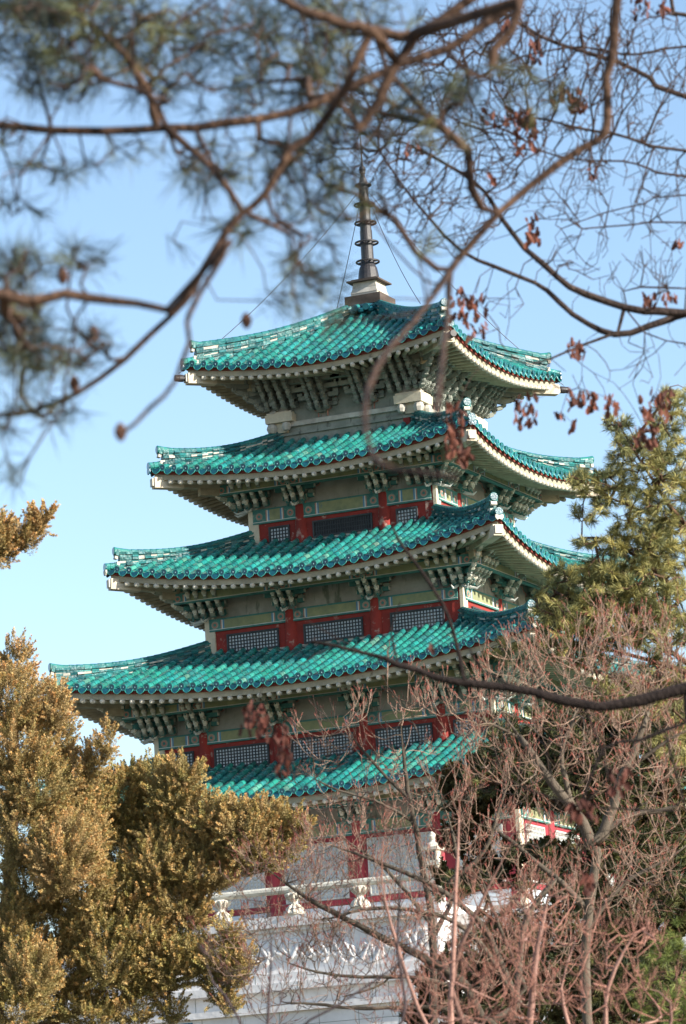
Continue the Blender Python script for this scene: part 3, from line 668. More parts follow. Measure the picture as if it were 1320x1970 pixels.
sk.line(PX([(305, 246), (290, 190), (270, 150), (240, 105), (190, 60), (130, 20), (60, -20)], D), 9*D*pw, 6*D*pw, 1)
sk.line(PX([(332, 605), (300, 590), (220, 578), (130, 566), (60, 578), (-40, 562)], D-1.5), 5*D*pw, 11*D*pw, 1)
sk.line(PX([(440, 465), (405, 530), (372, 590), (360, 620), (363, 660), (335, 735), (290, 785), (235, 835)], D-2.2), 6*D*pw, 4*D*pw, 1)
sk.line(PX([(1000, 0), (985, 60), (950, 95), (945, 125)], D-1), 10*D*pw, 8*D*pw, 1)
sk.line(PX([(1240, -120), (1190, -10), (1183, 80), (1165, 150), (1168, 240), (1150, 268), (1080, 310), (960, 410), (880, 500), (835, 565)], D+1), 12*D*pw, 7*D*pw, 1)
sk.line([pt(868, 515, 13), pt(864, 570, 12.2), pt(860, 620, 11.2), pt(850, 700, 10), pt(838, 800, 9)], 8*11*pw, 6*9*pw, 1)
sk.line([pt(880, 500, 12.9), pt(840, 560, 12.2), pt(790, 625, 11), pt(735, 690, 10), pt(702, 770, 9.2), pt(712, 860, 8.7), pt(735, 895, 8.5), pt(800, 908, 8.4), pt(880, 920, 8.3)], 6*11*pw, 7*8.5*pw, 1)
cl = [(60, 60, 100, 70, 12, 1.5), (200, 60, 120, 90, 12, 1.3), (330, 100, 90, 90, 12.4), (440, 50, 90, 80, 12.8), (570, 60, 100, 80, 13), (120, 150, 90, 50, 11.8, 1.3), (300, 180, 60, 30),
      (540, 160, 110, 60, 12.6), (640, 110, 70, 60, 13), (820, 190, 90, 50, 13), (470, 310, 140, 50, 12.2, .8), (600, 330, 90, 70, 12.5), (700, 250, 80, 40, 12.5), (400, 350, 60, 30), (600, 420, 70, 40, 12.2, .6),
      (600, 500, 60, 60, 11.6, .6), (560, 570, 60, 30, 11.6, .6), (640, 560, 40, 30, 11.6, .5), (640, 620, 50, 20, 11.6, .5), (480, 440, 60, 40, 12, .6), (90, 330, 70, 40, 12, .5), (40, 400, 60, 20, 12, .6), (180, 320, 40, 30, 12, .3), (840, 480, 60, 30, 12, .3),
      (30, 510, 50, 40, 11, 1.5), (150, 500, 60, 30, 11, .8), (30, 620, 60, 60, 11, 1.9), (60, 690, 70, 40, 11, 1.5), (160, 670, 60, 40, 11, 1.0), (80, 790, 80, 30, 11, 1.0), (20, 830, 30, 20, 11, .8), (90, 10, 110, 30, 11.5, 1.8), (940, 150, 80, 60, 12, .5), (1060, 200, 60, 50, 12, .3), (440, 200, 80, 40, 12.5, .5), (700, 380, 90, 60, 12.6, .35), (680, 180, 100, 60, 13, .6), (260, 280, 60, 30, 12, .3), (30, 260, 50, 40, 11.5, .5), (700, 30, 120, 40, 13, .6), (860, 250, 80, 60, 12.6, .35), (380, 450, 50, 40, 12, .2), (20, 930, 30, 20, 11, .5)]
tg = blobs(cl, 14, 12, .5); sk.grow(tg, .4, .0024, .07, 0, .10, .4)
sk.mesh('trunk', 'bark_pine', pine, lambda r: (.58, .52, .50) if r > .012 else (.42, .37, .37))
ti = np.array([i for i in sk.tips() if i >= sk.N0]); C = np.array([sk.p[i] for i in ti]); Dr = np.array([sk.p[i]-sk.p[sk.par[i]] for i in ti]); Dr /= np.linalg.norm(Dr, axis=1)[:, None]
col0 = np.array([.014, .030, .034])+rng.random((len(C), 1))**3*np.array([.22, .21, .05])  # dark blue-grey base puts the backlit look into the needle colour
P, T = needles(C, Dr, 20, .105, .0019, col0, .62); tri_mesh('crown', P, T, 'needle', pine)
# cones
cm_ = MB()
for k in range(7):
    z = -.022+.0068*k; r = .016*math.sin(math.pi*(k+.8)/7.6)
    for q in range(9): a = 2*math.pi*(q+k*.5)/9; cm_.ball((r*math.cos(a), r*math.sin(a), z), .006, 'cone', n=6)
cm_.ball((0, 0, 0), .015, 'cone'); cm_ = cm_.mesh('pine_cone')
for x, y, d in ((121, 530, 11), (143, 737, 11), (474, 616, 11.5), (70, 592, 11), (232, 830, 10), (180, 640, 11.2)): link('pine_cone', cm_, pine, 0, tuple(pt(x, y, d)-np.array(pine.location))).scale = (.78, .78, .9)
for o in list(pine.children):
    if o.name.startswith(('trunk', 'crown')): o.matrix_parent_inverse = Matrix.Translation(-Vector(pine.location))

def own(o, root): o.parent = root; o.matrix_parent_inverse = Matrix.Translation(-Vector(root.location)); return o
# ---- B. leafless broad-leaved tree with a few dry leaves, upper right
oak = empty('broadleaf_tree', tuple(pt(1750, 2400, 24)*[1, 1, 0]+[0, 0, -1.6]), 'nearly bare tree spreading fine dark twigs and dry russet leaves at top right', 'bare tree', 'foreground trees framing the view')
sk = Skel(); D = 24.; tb = pt(1750, 900, 24)
sk.line([(tb[0], tb[1], -1.6), (tb[0], tb[1], 3), (tb[0]+.2, tb[1], 7), (tb[0], tb[1], 10)], .22, .08, step=.4)
L = lambda pts, w0, w1, d=D: sk.line(PX(pts, d), w0*d*pw/2, w1*d*pw/2, 1, step=.12)
L([(1750, 640), (1320, 602), (1240, 598), (1165, 580), (1095, 552), (1050, 510), (1010, 478), (965, 420), (935, 370), (890, 335), (830, 300), (770, 270)], 22, 5)
L([(1320, 605), (1250, 628), (1180, 643), (1130, 625), (1075, 580), (1030, 545), (950, 512), (890, 485), (825, 420), (770, 350), (730, 290)], 15, 4, 24.3)
L([(1190, 640), (1125, 662), (1060, 690), (1020, 700)], 7, 3, 24)
L([(1740, 250), (1320, 186), (1250, 150), (1190, 120), (1110, 95), (1040, 70), (980, 30)], 15, 6, 24.6)
L([(1730, 330), (1320, 290), (1240, 275), (1180, 257), (1100, 245), (1020, 225), (930, 250), (850, 215)], 9, 4, 23.7)
L([(1740, 360), (1320, 340), (1250, 325), (1200, 310), (1110, 308), (1040, 290)], 7, 3, 24.5)
L([(1740, 70), (1330, 88), (1260, 98), (1200, 106), (1120, 90), (1000, 110), (900, 160)], 7, 4, 24.2)
L([(1600, -150), (1330, 30), (1290, -10), (1250, -60)], 12, 8, 24.2)
L([(1740, 420), (1320, 375), (1240, 392), (1160, 410), (1080, 440)], 5, 3, 24.8); L([(1740, 470), (1320, 428), (1220, 432), (1120, 440)], 5, 3, 24.2)
L([(1320, 555), (1200, 560), (1240, 640), (1320, 662)], 4, 4, 24.2)
tw = [(1230, 120, 110, 120, 24, 1.0), (1080, 130, 150, 130, 24, 1.2), (900, 150, 130, 130, 24.5, 1.2), (1220, 330, 110, 110, 24, .6), (1050, 330, 140, 100, 24, .8), (880, 300, 130, 110, 24.3, 1.0), (760, 330, 80, 120, 24.3, .8), (850, 430, 110, 70, 24, .8), (1130, 500, 110, 60, 24, .35), (1280, 500, 60, 70, 24, .5), (960, 600, 60, 60, 24, .2), (1170, 740, 90, 60, 24, .12), (1250, 680, 70, 60, 24, .12), (640, 250, 80, 100, 24.5, .7), (1000, 30, 200, 50, 24, .8), (750, 150, 100, 100, 25, .6)]
tg = blobs(tw, 34, 24, 1.1); leafpos = [(1010, 265, 22, 38, 16), (1000, 225, 30, 15, 8), (1115, 195, 16, 20, 8), (1080, 180, 20, 15, 6), (1025, 445, 12, 28, 9), (945, 345, 8, 15, 3), (1140, 340, 7, 14, 3), (880, 585, 14, 30, 9), (915, 610, 22, 45, 18), (1012, 792, 20, 32, 16), (1122, 772, 25, 18, 12), (1175, 780, 12, 18, 7), (1262, 782, 32, 32, 18), (1240, 840, 24, 18, 12), (1250, 577, 12, 12, 5), (1108, 672, 14, 16, 6), (1080, 800, 10, 8, 2), (1100, 820, 6, 10, 2), (880, 830, 26, 50, 20), (890, 880, 10, 20, 6), (1232, 15, 16, 20, 6), (1275, 12, 10, 20, 5), (1300, 470, 10, 6, 2), (975, 60, 15, 20, 5), (800, 290, 20, 15, 4), (1030, 100, 14, 22, 6), (940, 225, 14, 14, 4), (1290, 575, 14, 12, 4)]
stems = np.array([pt(x, y-ry*.8, 23.6) for x, y, rx, ry, n in leafpos]); tg = np.concatenate([tg, stems])
sk.grow(tg, .5, .0021, .09, .03, .06, .42, .02)
own(sk.mesh('trunk', 'bark_oak', None, lambda r: (1, .95, .95) if r > .008 else (1.15, .95, .9)), oak)
def dry_leaves(LP, d, size, tintf, root, name='leaves'):
    Ps = []; Ts = []
    for x, y, rx, ry, n in LP:
        n = int(n*2.6)
        for _ in range(n):
            c = pt(x+rx*rng.uniform(-1, 1), y+ry*rng.uniform(-1, 1), d+rng.uniform(-.15, .15))
            ax = np.array([rng.normal(0, .4), rng.normal(0, .4), -1]); ax /= np.linalg.norm(ax); s = np.cross(ax, rng.normal(0, 1, 3)); s /= np.linalg.norm(s); nn = np.cross(ax, s)
            L_ = size*rng.uniform(.6, 1.2); W_ = L_*rng.uniform(.22, .38); t = tintf()
            pr = [(0, .1), (.2, .6), (.35, .45), (.5, 1), (.62, .7), (.78, .9), (1, .05)]
            for (a, wa), (c2, wb) in zip(pr[:-1], pr[1:]):
                curl = .5*L_
                def Q(u, v): return c+ax*L_*(u-.5)+s*W_*v+nn*(curl*(u-.5)**2*.8+abs(v)*W_*.5)
                Ps.append([Q(a, -wa), Q(a, 0), Q(c2, 0), Q(c2, -wb)]); Ps.append([Q(a, 0), Q(a, wa), Q(c2, wb), Q(c2, 0)]); Ts += [t, t]
    return own(tri_mesh(name, Ps, np.array(Ts), 'leaf'), root)
dry_leaves(leafpos, 23.6, .062, lambda: np.array([.11, .034, .018])*rng.uniform(.4, 1.6)+np.array([.02, .01, .01]), oak)

# ---- C. dark bare limb crossing the lower right
low = empty('dark_branch_tree', tuple(pt(1800, 2400, 21)*[1, 1, 0]+[0, 0, -1.6]), 'bare tree, tinted dark as if shaded, reaching one long blurred limb in from the right over the lower roofs', 'bare tree', 'foreground trees framing the view')
sk = Skel(); D = 21.; tb = pt(1800, 1300, 21)
sk.line([(tb[0], tb[1], -1.6), (tb[0], tb[1], 1), (tb[0]+.1, tb[1], 4), (tb[0], tb[1], 5.5)], .16, .06, step=.4)
L([(1800, 1290), (1500, 1300), (1320, 1325), (1240, 1345), (1150, 1358), (1080, 1345), (980, 1322), (880, 1312), (800, 1288), (740, 1268), (680, 1250), (600, 1235)], 36, 6, D)
L([(895, 1312), (872, 1215), (850, 1160), (812, 1100), (770, 1045), (755, 1010)], 10, 5, D); L([(765, 1275), (752, 1210), (770, 1160)], 6, 3, D)
L([(1120, 1350), (1170, 1500), (1080, 1560), (1060, 1490)], 4, 3, D); L([(1000, 1325), (930, 1290), (900, 1240)], 5, 3, D)
L([(1320, 1390), (1230, 1425), (1160, 1440), (1115, 1560)], 9, 5, D); L([(700, 1255), (600, 1200), (560, 1165)], 4, 2, D)
L([(1320, 1560), (1100, 1548), (980, 1500)], 4, 3, D)
lp2 = [(488, 1385, 22, 26, 10), (510, 1405, 14, 14, 5), (545, 1445, 16, 48, 14), (1190, 1505, 20, 25, 8), (1120, 1560, 28, 18, 10), (1130, 1700, 12, 22, 5), (830, 1250, 6, 8, 2)]
tg = np.concatenate([blobs([(700, 1250, 120, 40), (840, 1180, 90, 70, D, .6), (1000, 1400, 150, 80, D, .5), (600, 1330, 100, 90, D, .4), (1200, 1500, 100, 60, D, .5)], 1.0, D, .5), np.array([pt(x, y-ry*.7, D) for x, y, rx, ry, n in lp2])])
sk.grow(tg, .35, .0026, .12, .05, .13, .4, .015); own(sk.mesh('trunk', 'bark_oak', None, lambda r: (.34, .3, .31)), low)  # bark tint darkened so the limb reads as shaded
dry_leaves(lp2, D-.1, .065, lambda: np.array([.10, .03, .02])*rng.uniform(.5, 1.3), low)

# ---- D. junipers (left): plumes of fine scaly sprays on rounded lobes
def juniper(name, lobes, base_d, root, brown=.5, dens=1.0, leaf=.0175, dark=1.0, shade=None):
    Cs = []; Ds = []; Ti = []; SZ = []
    camd = -FW
    for i, (x, y, rx, ry, *o) in enumerate(lobes):
        dep = base_d+(o[0] if o else 0); br = o[1] if len(o) > 1 else brown
        c = pt(x, y, dep); a = rx*dep*pw; bb = ry*dep*pw; cc = (a+bb)/2*.8
        n = int(dens*(rx*ry)*.055)+8
        U = rng.normal(0, 1, (n*2, 3)); U /= np.linalg.norm(U, axis=1)[:, None]; U = U[(U[:, 2] < .55)][:n]       # local: x right, y up, z away
        lump = 1+.10*np.sin(U[:, 0]*5+i)*np.sin(U[:, 1]*6+i*2)
        rr = rng.uniform(.70, 1.0, len(U))*lump
        pos = c+RV*(U[:, :1]*a*rr[:, None])+UV*(U[:, 1:2]*bb*rr[:, None])+FW*(U[:, 2:]*cc*rr[:, None])
        outw = RV*U[:, :1]+UV*U[:, 1:2]+FW*U[:, 2:]
        d = outw*.75+np.array([.12, 0, .75])+rng.normal(0, .22, (len(U), 3)); d /= np.linalg.norm(d, axis=1)[:, None]
        Cs.append(pos); Ds.append(d); SZ.append(np.full(len(U), min(1.25, .7+(rx+ry)/180.))*rng.uniform(.7, 1.25, len(U)))
        bmix = np.clip(br+rng.normal(0, .22, len(U)), 0, 1)[:, None]
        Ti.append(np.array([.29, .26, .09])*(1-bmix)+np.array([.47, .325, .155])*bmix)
    C = np.concatenate(Cs); Dd = np.concatenate(Ds); Tt = np.concatenate(Ti); Z = np.concatenate(SZ); n = 150
    k = len(C); C = np.repeat(C, n, 0); Dd = np.repeat(Dd, n, 0); Tt = np.repeat(Tt, n, 0); Z = np.repeat(Z, n)[:, None]
    t = rng.random((k*n, 1))**.8; Lp = .34*Z; Rp = .075*Z*(1-t*.9)
    off = rng.normal(0, 1, (k*n, 3)); off -= Dd*(off*Dd).sum(1)[:, None]; off /= np.linalg.norm(off, axis=1)[:, None]
    pos = C+Dd*(t-.35)*Lp+off*Rp*np.sqrt(rng.random((k*n, 1)))
    ax = Dd*.9+off*.75+rng.normal(0, .3, (k*n, 3)); ax /= np.linalg.norm(ax, axis=1)[:, None]
    sd = np.cross(ax, rng.normal(0, 1, (k*n, 3))); sd /= np.linalg.norm(sd, axis=1)[:, None]; l = leaf*rng.uniform(.7, 1.6, (k*n, 1)); wd = l*.30
    P = np.stack([pos-ax*l*.5-sd*wd*.4, pos-ax*l*.5+sd*wd*.4, pos+ax*l*.1+sd*wd, pos+ax*l, pos+ax*l*.1-sd*wd], 1)
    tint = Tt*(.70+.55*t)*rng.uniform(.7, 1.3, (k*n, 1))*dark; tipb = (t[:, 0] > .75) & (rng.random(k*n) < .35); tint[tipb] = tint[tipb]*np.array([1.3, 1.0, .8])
    o = own(tri_mesh('crown', P, tint, 'leaf'), root); return o
jun = [(30, 1275, 26, 42, 1, .8), (20, 1345, 46, 60, 0, .7), (108, 1362, 20, 40, 0, .75), (75, 1360, 26, 40, 1, .6), (35, 1440, 60, 70, 0, .6), (105, 1425, 36, 50, .5, .6), (205, 1425, 13, 28, 0, .75), (180, 1465, 22, 34, .2, .7), (150, 1500, 28, 38, .2, .6), (128, 1460, 14, 24, .5, .6),
       (70, 1520, 70, 60, 0, .5), (160, 1545, 45, 40, .5, .4), (230, 1535, 42, 44, .8, .35), (300, 1512, 46, 36, .8, .35), (255, 1490, 14, 14, .9, .4), (355, 1490, 32, 26, .3, .5), (335, 1530, 45, 36, .4, .4), (275, 1570, 60, 42, 1, .2),
       (400, 1575, 42, 34, .2, .5), (455, 1580, 44, 34, .1, .5), (505, 1580, 36, 30, 0, .6), (552, 1582, 30, 24, 0, .4), (578, 1590, 16, 14, 0, .4), (540, 1620, 44, 34, .2, .25), (520, 1655, 26, 22, .1, .1), (480, 1630, 50, 36, 0, .6), (420, 1625, 60, 40, .3, .5), (455, 1660, 40, 26, .2, .8),
       (340, 1610, 60, 46, .6, .3), (390, 1680, 60, 44, .2, .45), (425, 1690, 22, 20, 0, .5), (310, 1670, 60, 50, .3, .4), (230, 1640, 50, 60, .9, .2), (150, 1600, 46, 60, .2, .6), (120, 1650, 60, 70, -.3, .7), (40, 1600, 46, 70, 0, .5), (60, 1700, 60, 60, .5, .4), (165, 1710, 40, 50, 0, .5),
       (250, 1720, 60, 50, .4, .35), (330, 1730, 55, 40, .3, .45), (370, 1760, 30, 30, .2, .5), (190, 1780, 60, 50, .3, .35), (100, 1790, 60, 60, .6, .35), (20, 1800, 46, 70, .2, .4), (270, 1790, 60, 46, .3, .4), (300, 1840, 60, 40, .3, .35), (350, 1830, 44, 30, .2, .35), (215, 1850, 60, 50, .2, .4), (130, 1860, 50, 50, .4, .4),
       (60, 1880, 50, 50, -.2, .5), (20, 1940, 60, 40, -.2, .35), (90, 1930, 40, 36, .5, .3), (260, 1880, 50, 36, .4, .3), (440, 1800, 18, 26, 0, .5), (462, 1842, 22, 22, 0, .5), (425, 1850, 36, 26, 0, .4), (395, 1870, 34, 26, .2, .35), (455, 1880, 16, 22, 0, .5), (420, 1905, 22, 26, .1, .4), (340, 1875, 34, 24, .2, .35), (330, 1940, 22, 26, .4, .3), (440, 1935, 14, 18, 0, .4), (180, 1915, 40, 24, .5, .3), (170, 1955, 50, 26, .3, .35), (250, 1945, 40, 26, .4, .4), (300, 1905, 30, 18, .4, .5), (470, 1600, 40, 22, -.2, .6)]
jr = empty('juniper_tree', tuple(pt(-60, 2300, 58)*[1, 1, 0]+[0, 0, -1.6]), 'dense bronze-green juniper filling the lower left corner beside the pagoda', 'juniper')
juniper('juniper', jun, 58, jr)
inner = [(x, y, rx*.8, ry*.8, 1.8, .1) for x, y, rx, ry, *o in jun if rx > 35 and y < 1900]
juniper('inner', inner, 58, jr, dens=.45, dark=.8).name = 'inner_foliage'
sk = Skel(); jb = jr.location
sk.line([(jb.x, jb.y, -1.6), tuple(pt(-10, 1980, 59.5)), tuple(pt(20, 1700, 59.5)), tuple(pt(30, 1350, 59))], .28, .05, step=.4)
sk.line([pt(0, 1900, 59.6), pt(200, 1750, 59.5), pt(380, 1640, 59), pt(540, 1595, 58.5)], .12, .03, 1, step=.4)
sk.line([pt(0, 2000, 59.6), pt(200, 1930, 59.2), pt(330, 1890, 58.6), pt(440, 1850, 58.2)], .09, .02, 1, step=.4)
sk.grow([pt(x, y, 59+(o[0] if o else 0)) for x, y, rx, ry, *o in jun], .3, .008, .3, 0, .1, .42); own(sk.mesh('trunk', 'bark_pine', None, lambda r: (.7, .6, .55)), jr)
jr2 = empty('juniper_tree', tuple(pt(-420, 2300, 50)*[1, 1, 0]+[0, 0, -1.6]), 'juniper whose bronze branch tip alone pokes in at the left edge against the sky', 'juniper')
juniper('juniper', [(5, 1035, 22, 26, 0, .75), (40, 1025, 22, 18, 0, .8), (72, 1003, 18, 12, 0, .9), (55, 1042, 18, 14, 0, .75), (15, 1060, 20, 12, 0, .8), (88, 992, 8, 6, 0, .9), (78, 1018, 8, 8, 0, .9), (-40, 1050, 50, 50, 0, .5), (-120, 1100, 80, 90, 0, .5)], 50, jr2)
sk = Skel(); tb = jr2.location; sk.line([(tb.x, tb.y, -1.6), tuple(pt(-420, 1600, 50)), tuple(pt(-400, 1250, 50)), tuple(pt(-380, 900, 50))], .2, .05, step=.4); sk.line([pt(-410, 1350, 50), pt(-200, 1150, 50), pt(-60, 1060, 50), pt(70, 1010, 50)], .06, .01, 1, step=.3); own(sk.mesh('trunk', 'bark_pine', None, lambda r: (.7, .6, .55)), jr2)

# ---- E. pines on the right
def pine_right(root, lobes, limbs, d, n_per, tint0, tint1, L_, w_, nn, trunk, rt=.006, dd=1.0):
    sk = Skel(); tb = root.location
    sk.line([(tb.x, tb.y, -1.6)]+[tuple(pt(x, y, d)) for x, y in trunk], .2, .05, step=.35)
    for pts, r0, r1 in limbs: sk.line(PX(pts, d), r0, r1, 1, step=.25)
    tg = blobs(lobes, n_per, d, dd); sk.grow(tg, .3, rt, .16, .05, .12, .42, .05)
    own(sk.mesh('trunk', 'bark_pine', None, lambda r: (.75, .65, .6)), root)
    ti = [i for i in sk.tips() if i >= sk.N0]; mid = [i for i in range(sk.N0, len(sk.p)) if sk.r[i] < rt*2.2 and rng.random() < .35]; ti = np.array(ti+mid)
    C = np.array([sk.p[i] for i in ti]); Dr = np.array([sk.p[i]-sk.p[sk.par[i]] for i in ti]); Dr /= np.linalg.norm(Dr, axis=1)[:, None]+1e-9; Dr = Dr+np.array([0, 0, .35]); Dr /= np.linalg.norm(Dr, axis=1)[:, None]
    c0 = np.array(tint0)+rng.random((len(C), 1))*(np.array(tint1)-np.array(tint0)); P, T = needles(C, Dr, nn, L_, w_, c0, .62)
    own(tri_mesh('crown', P, T, 'needle'), root)
pr = empty('pine_tree', tuple(pt(1500, 2300, 49)*[1, 1, 0]+[0, 0, -1.6]), 'pine at the right edge with pale yellow-green needle tufts overlapping the lower roofs', 'pine tree')
lob = [(1185, 812, 26, 18, 49, 1.3), (1215, 850, 40, 24), (1285, 800, 40, 30), (1300, 760, 25, 20), (1230, 890, 60, 40), (1150, 930, 55, 26), (1110, 925, 20, 18), (1290, 880, 40, 50), (1290, 960, 50, 50, 49, 1.2), (1200, 965, 60, 32), (1130, 985, 30, 20), (1120, 1045, 26, 12), (1170, 1050, 40, 22), (1230, 1040, 60, 46, 49, 1.2), (1290, 1050, 50, 50, 49.5, 1.3),
       (1090, 1105, 40, 20), (1160, 1120, 70, 42, 49, 1.4), (1060, 1145, 34, 30), (1250, 1130, 70, 60, 49, 1.4), (1100, 1180, 60, 44, 49, 1.5), (1040, 1185, 20, 20), (1180, 1200, 70, 50, 49, 1.5), (1270, 1210, 60, 50, 49, 1.5), (1070, 1230, 40, 36, 49, 1.3), (1000, 1235, 50, 16, 49.5, .6), (1140, 1260, 60, 30, 49.5, 1.2), (1280, 1290, 50, 30, 49.5), (960, 1252, 30, 10, 49.5, .5), (1240, 1350, 80, 36, 49.5, 1.1), (1300, 1420, 40, 50, 49.5, .8), (1180, 1320, 60, 24, 49.5, .8)]
pine_right(pr, lob, [([(1480, 1150), (1320, 1010), (1260, 930), (1190, 815)], .045, .012), ([(1480, 1250), (1320, 1150), (1240, 1080), (1150, 1035), (1100, 1040)], .04, .01), ([(1490, 1400), (1300, 1260), (1180, 1190), (1060, 1150)], .05, .012), ([(1480, 1080), (1330, 1020), (1230, 980), (1130, 940)], .035, .01), ([(1480, 1350), (1250, 1270), (1100, 1240), (970, 1250)], .04, .01)],
           49, 46, (.10, .13, .06), (.55, .48, .17), .135, .0058, 46, [(1560, 1500), (1540, 1000), (1500, 700)])
pd = empty('pine_tree', tuple(pt(1250, 2500, 72)*[1, 1, 0]+[0, 0, -1.6]), 'pine tinted dark as if shaded, behind the bare shrubs at the lower right', 'pine tree')
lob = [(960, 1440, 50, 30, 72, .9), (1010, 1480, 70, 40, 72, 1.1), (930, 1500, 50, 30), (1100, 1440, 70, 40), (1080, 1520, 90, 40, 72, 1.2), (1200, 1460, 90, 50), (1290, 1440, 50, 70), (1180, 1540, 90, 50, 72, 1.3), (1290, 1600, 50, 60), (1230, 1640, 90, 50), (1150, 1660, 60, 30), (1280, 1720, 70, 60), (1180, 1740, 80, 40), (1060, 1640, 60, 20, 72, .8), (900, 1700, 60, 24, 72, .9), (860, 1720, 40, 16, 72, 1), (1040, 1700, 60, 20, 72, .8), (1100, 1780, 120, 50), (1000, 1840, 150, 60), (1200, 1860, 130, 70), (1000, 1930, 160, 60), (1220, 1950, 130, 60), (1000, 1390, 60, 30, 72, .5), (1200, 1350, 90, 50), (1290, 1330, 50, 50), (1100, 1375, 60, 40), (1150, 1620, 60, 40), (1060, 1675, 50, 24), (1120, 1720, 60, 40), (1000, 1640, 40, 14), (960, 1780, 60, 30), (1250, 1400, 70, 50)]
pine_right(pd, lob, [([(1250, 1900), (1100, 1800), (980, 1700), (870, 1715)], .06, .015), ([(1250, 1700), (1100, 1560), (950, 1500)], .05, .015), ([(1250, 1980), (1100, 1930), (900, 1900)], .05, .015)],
           72, 34, (.02, .035, .018), (.15, .15, .05), .18, .012, 40, [(1250, 1900), (1270, 1600), (1290, 1440)], .01, 2.2)  # dark tints carry the shade, paler tufts stand in for sunlit ones
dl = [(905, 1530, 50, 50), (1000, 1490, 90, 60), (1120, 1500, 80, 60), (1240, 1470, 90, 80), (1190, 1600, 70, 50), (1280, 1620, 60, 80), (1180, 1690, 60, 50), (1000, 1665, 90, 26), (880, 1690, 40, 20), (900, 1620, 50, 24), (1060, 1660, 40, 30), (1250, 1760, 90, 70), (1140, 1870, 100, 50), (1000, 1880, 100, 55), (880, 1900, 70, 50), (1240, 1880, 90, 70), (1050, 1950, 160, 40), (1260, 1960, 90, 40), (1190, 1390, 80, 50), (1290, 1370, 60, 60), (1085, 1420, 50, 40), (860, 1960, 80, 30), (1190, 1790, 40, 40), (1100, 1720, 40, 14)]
juniper('dark', [(x, y, rx, ry, 0, .15) for x, y, rx, ry in dl], 74, pd, dens=.55, leaf=.05, dark=.28).name = 'inner_foliage'  # fill foliage tinted dark to stand in for shadowed depth
gb = empty('evergreen_shrub', tuple(pt(1290, 2300, 40)*[1, 1, 0]+[0, 0, -1.6]), 'bright yellow-green evergreen shrub low at the right edge, out of focus', 'shrub')
pine_right(gb, [(1290, 1870, 60, 70, 40, 1.6), (1270, 1930, 60, 50, 40, 1.6), (1310, 1800, 30, 30, 40)], [([(1290, 1990), (1300, 1880), (1310, 1800)], .03, .008)], 40, 14, (.10, .14, .03), (.30, .34, .09), .10, .004, 40, [(1290, 2100), (1290, 1980)], .004, .5)

# ---- F. bare shrubs with reddish shoots
def twig_col(r):
    if r < 0: return (.38, .13, .10)
    if r < .0055: return (.36, .24, .18)
    if r < .009: return (.22, .165, .12)
    if r < .014: return (.16, .125, .09)
    return (.12, .098, .075)
def bare_shrub(root, d, trunk, limbs, regions, n_per, rt, dd, up=.22, bud=.035, spur=.30, name='trunk', colour=twig_col, tl=.085):
    sk = Skel(); tb = root.location
    sk.line([(tb.x, tb.y, -1.6)]+[tuple(pt(x, y, d)) for x, y in trunk], tl, tl*.6, step=.25)
    for pts, r0, r1, *o in limbs: sk.line(PX(pts, o[0] if o else d), r0*d*pw/2.2, r1*d*pw/2.2, 1, step=.13, taper=True)
    tg = blobs(regions, n_per, d, dd); n0 = len(sk.p); sk.grow(tg, .55, rt, .13, up, .07, .40, .05)
    # short upward spurs on the young wood
    def shoot(par, q, L_, r, dep):
        p = sk.p[par]; n = 4; kids = []
        for k in range(n):
            q = q+np.array([0, 0, .22]); q = q/np.linalg.norm(q); p = p+q*L_/n; sk.p.append(p); sk.par.append(par); sk.r.append(r*(1-.12*k)); par = len(sk.p)-1; kids.append((par, q))
        if dep > 0:
            for k, (i_, qq) in enumerate(kids[:-1]):
                if rng.random() < .72:
                    sd = rng.normal(0, 1, 3); sd -= qq*(sd@qq); sd /= np.linalg.norm(sd); a = rng.uniform(.55, .95)
                    shoot(i_, qq*math.cos(a)+sd*math.sin(a), L_*rng.uniform(.4, .75), r*.8, dep-1)
    has = set(sk.par)
    cand = [i for i in range(sk.N0, len(sk.p)) if sk.r[i] < rt*4]+[i for i in range(1, sk.N0) if sk.r[i] < .022 and (rng.random() < .3 or i not in has)]
    for i in cand:
        tip = i not in has
        if tip or rng.random() < .22:
            v = sk.p[i]-sk.p[sk.par[i]]; v = v/(np.linalg.norm(v)+1e-9); q = rng.normal(0, .25 if tip else .7, 3)+v*(1 if tip else .35)+np.array([0, 0, .5]); q = q/np.linalg.norm(q)
            shoot(i, q, spur*rng.uniform(.7, 1.5)*(1 if tip else .8), rt, 2 if tip else 1)
    return own(sk.mesh(name, 'bark_shrub', None, colour, bud), root)
s1 = empty('bare_shrub', tuple(pt(1120, 2300, 45)*[1, 1, 0]+[0, 0, -1.6]), 'tall forked leafless shrub at right with thick grey stem and red-budded twigs', 'shrub', 'leafless shrubs below the pagoda')
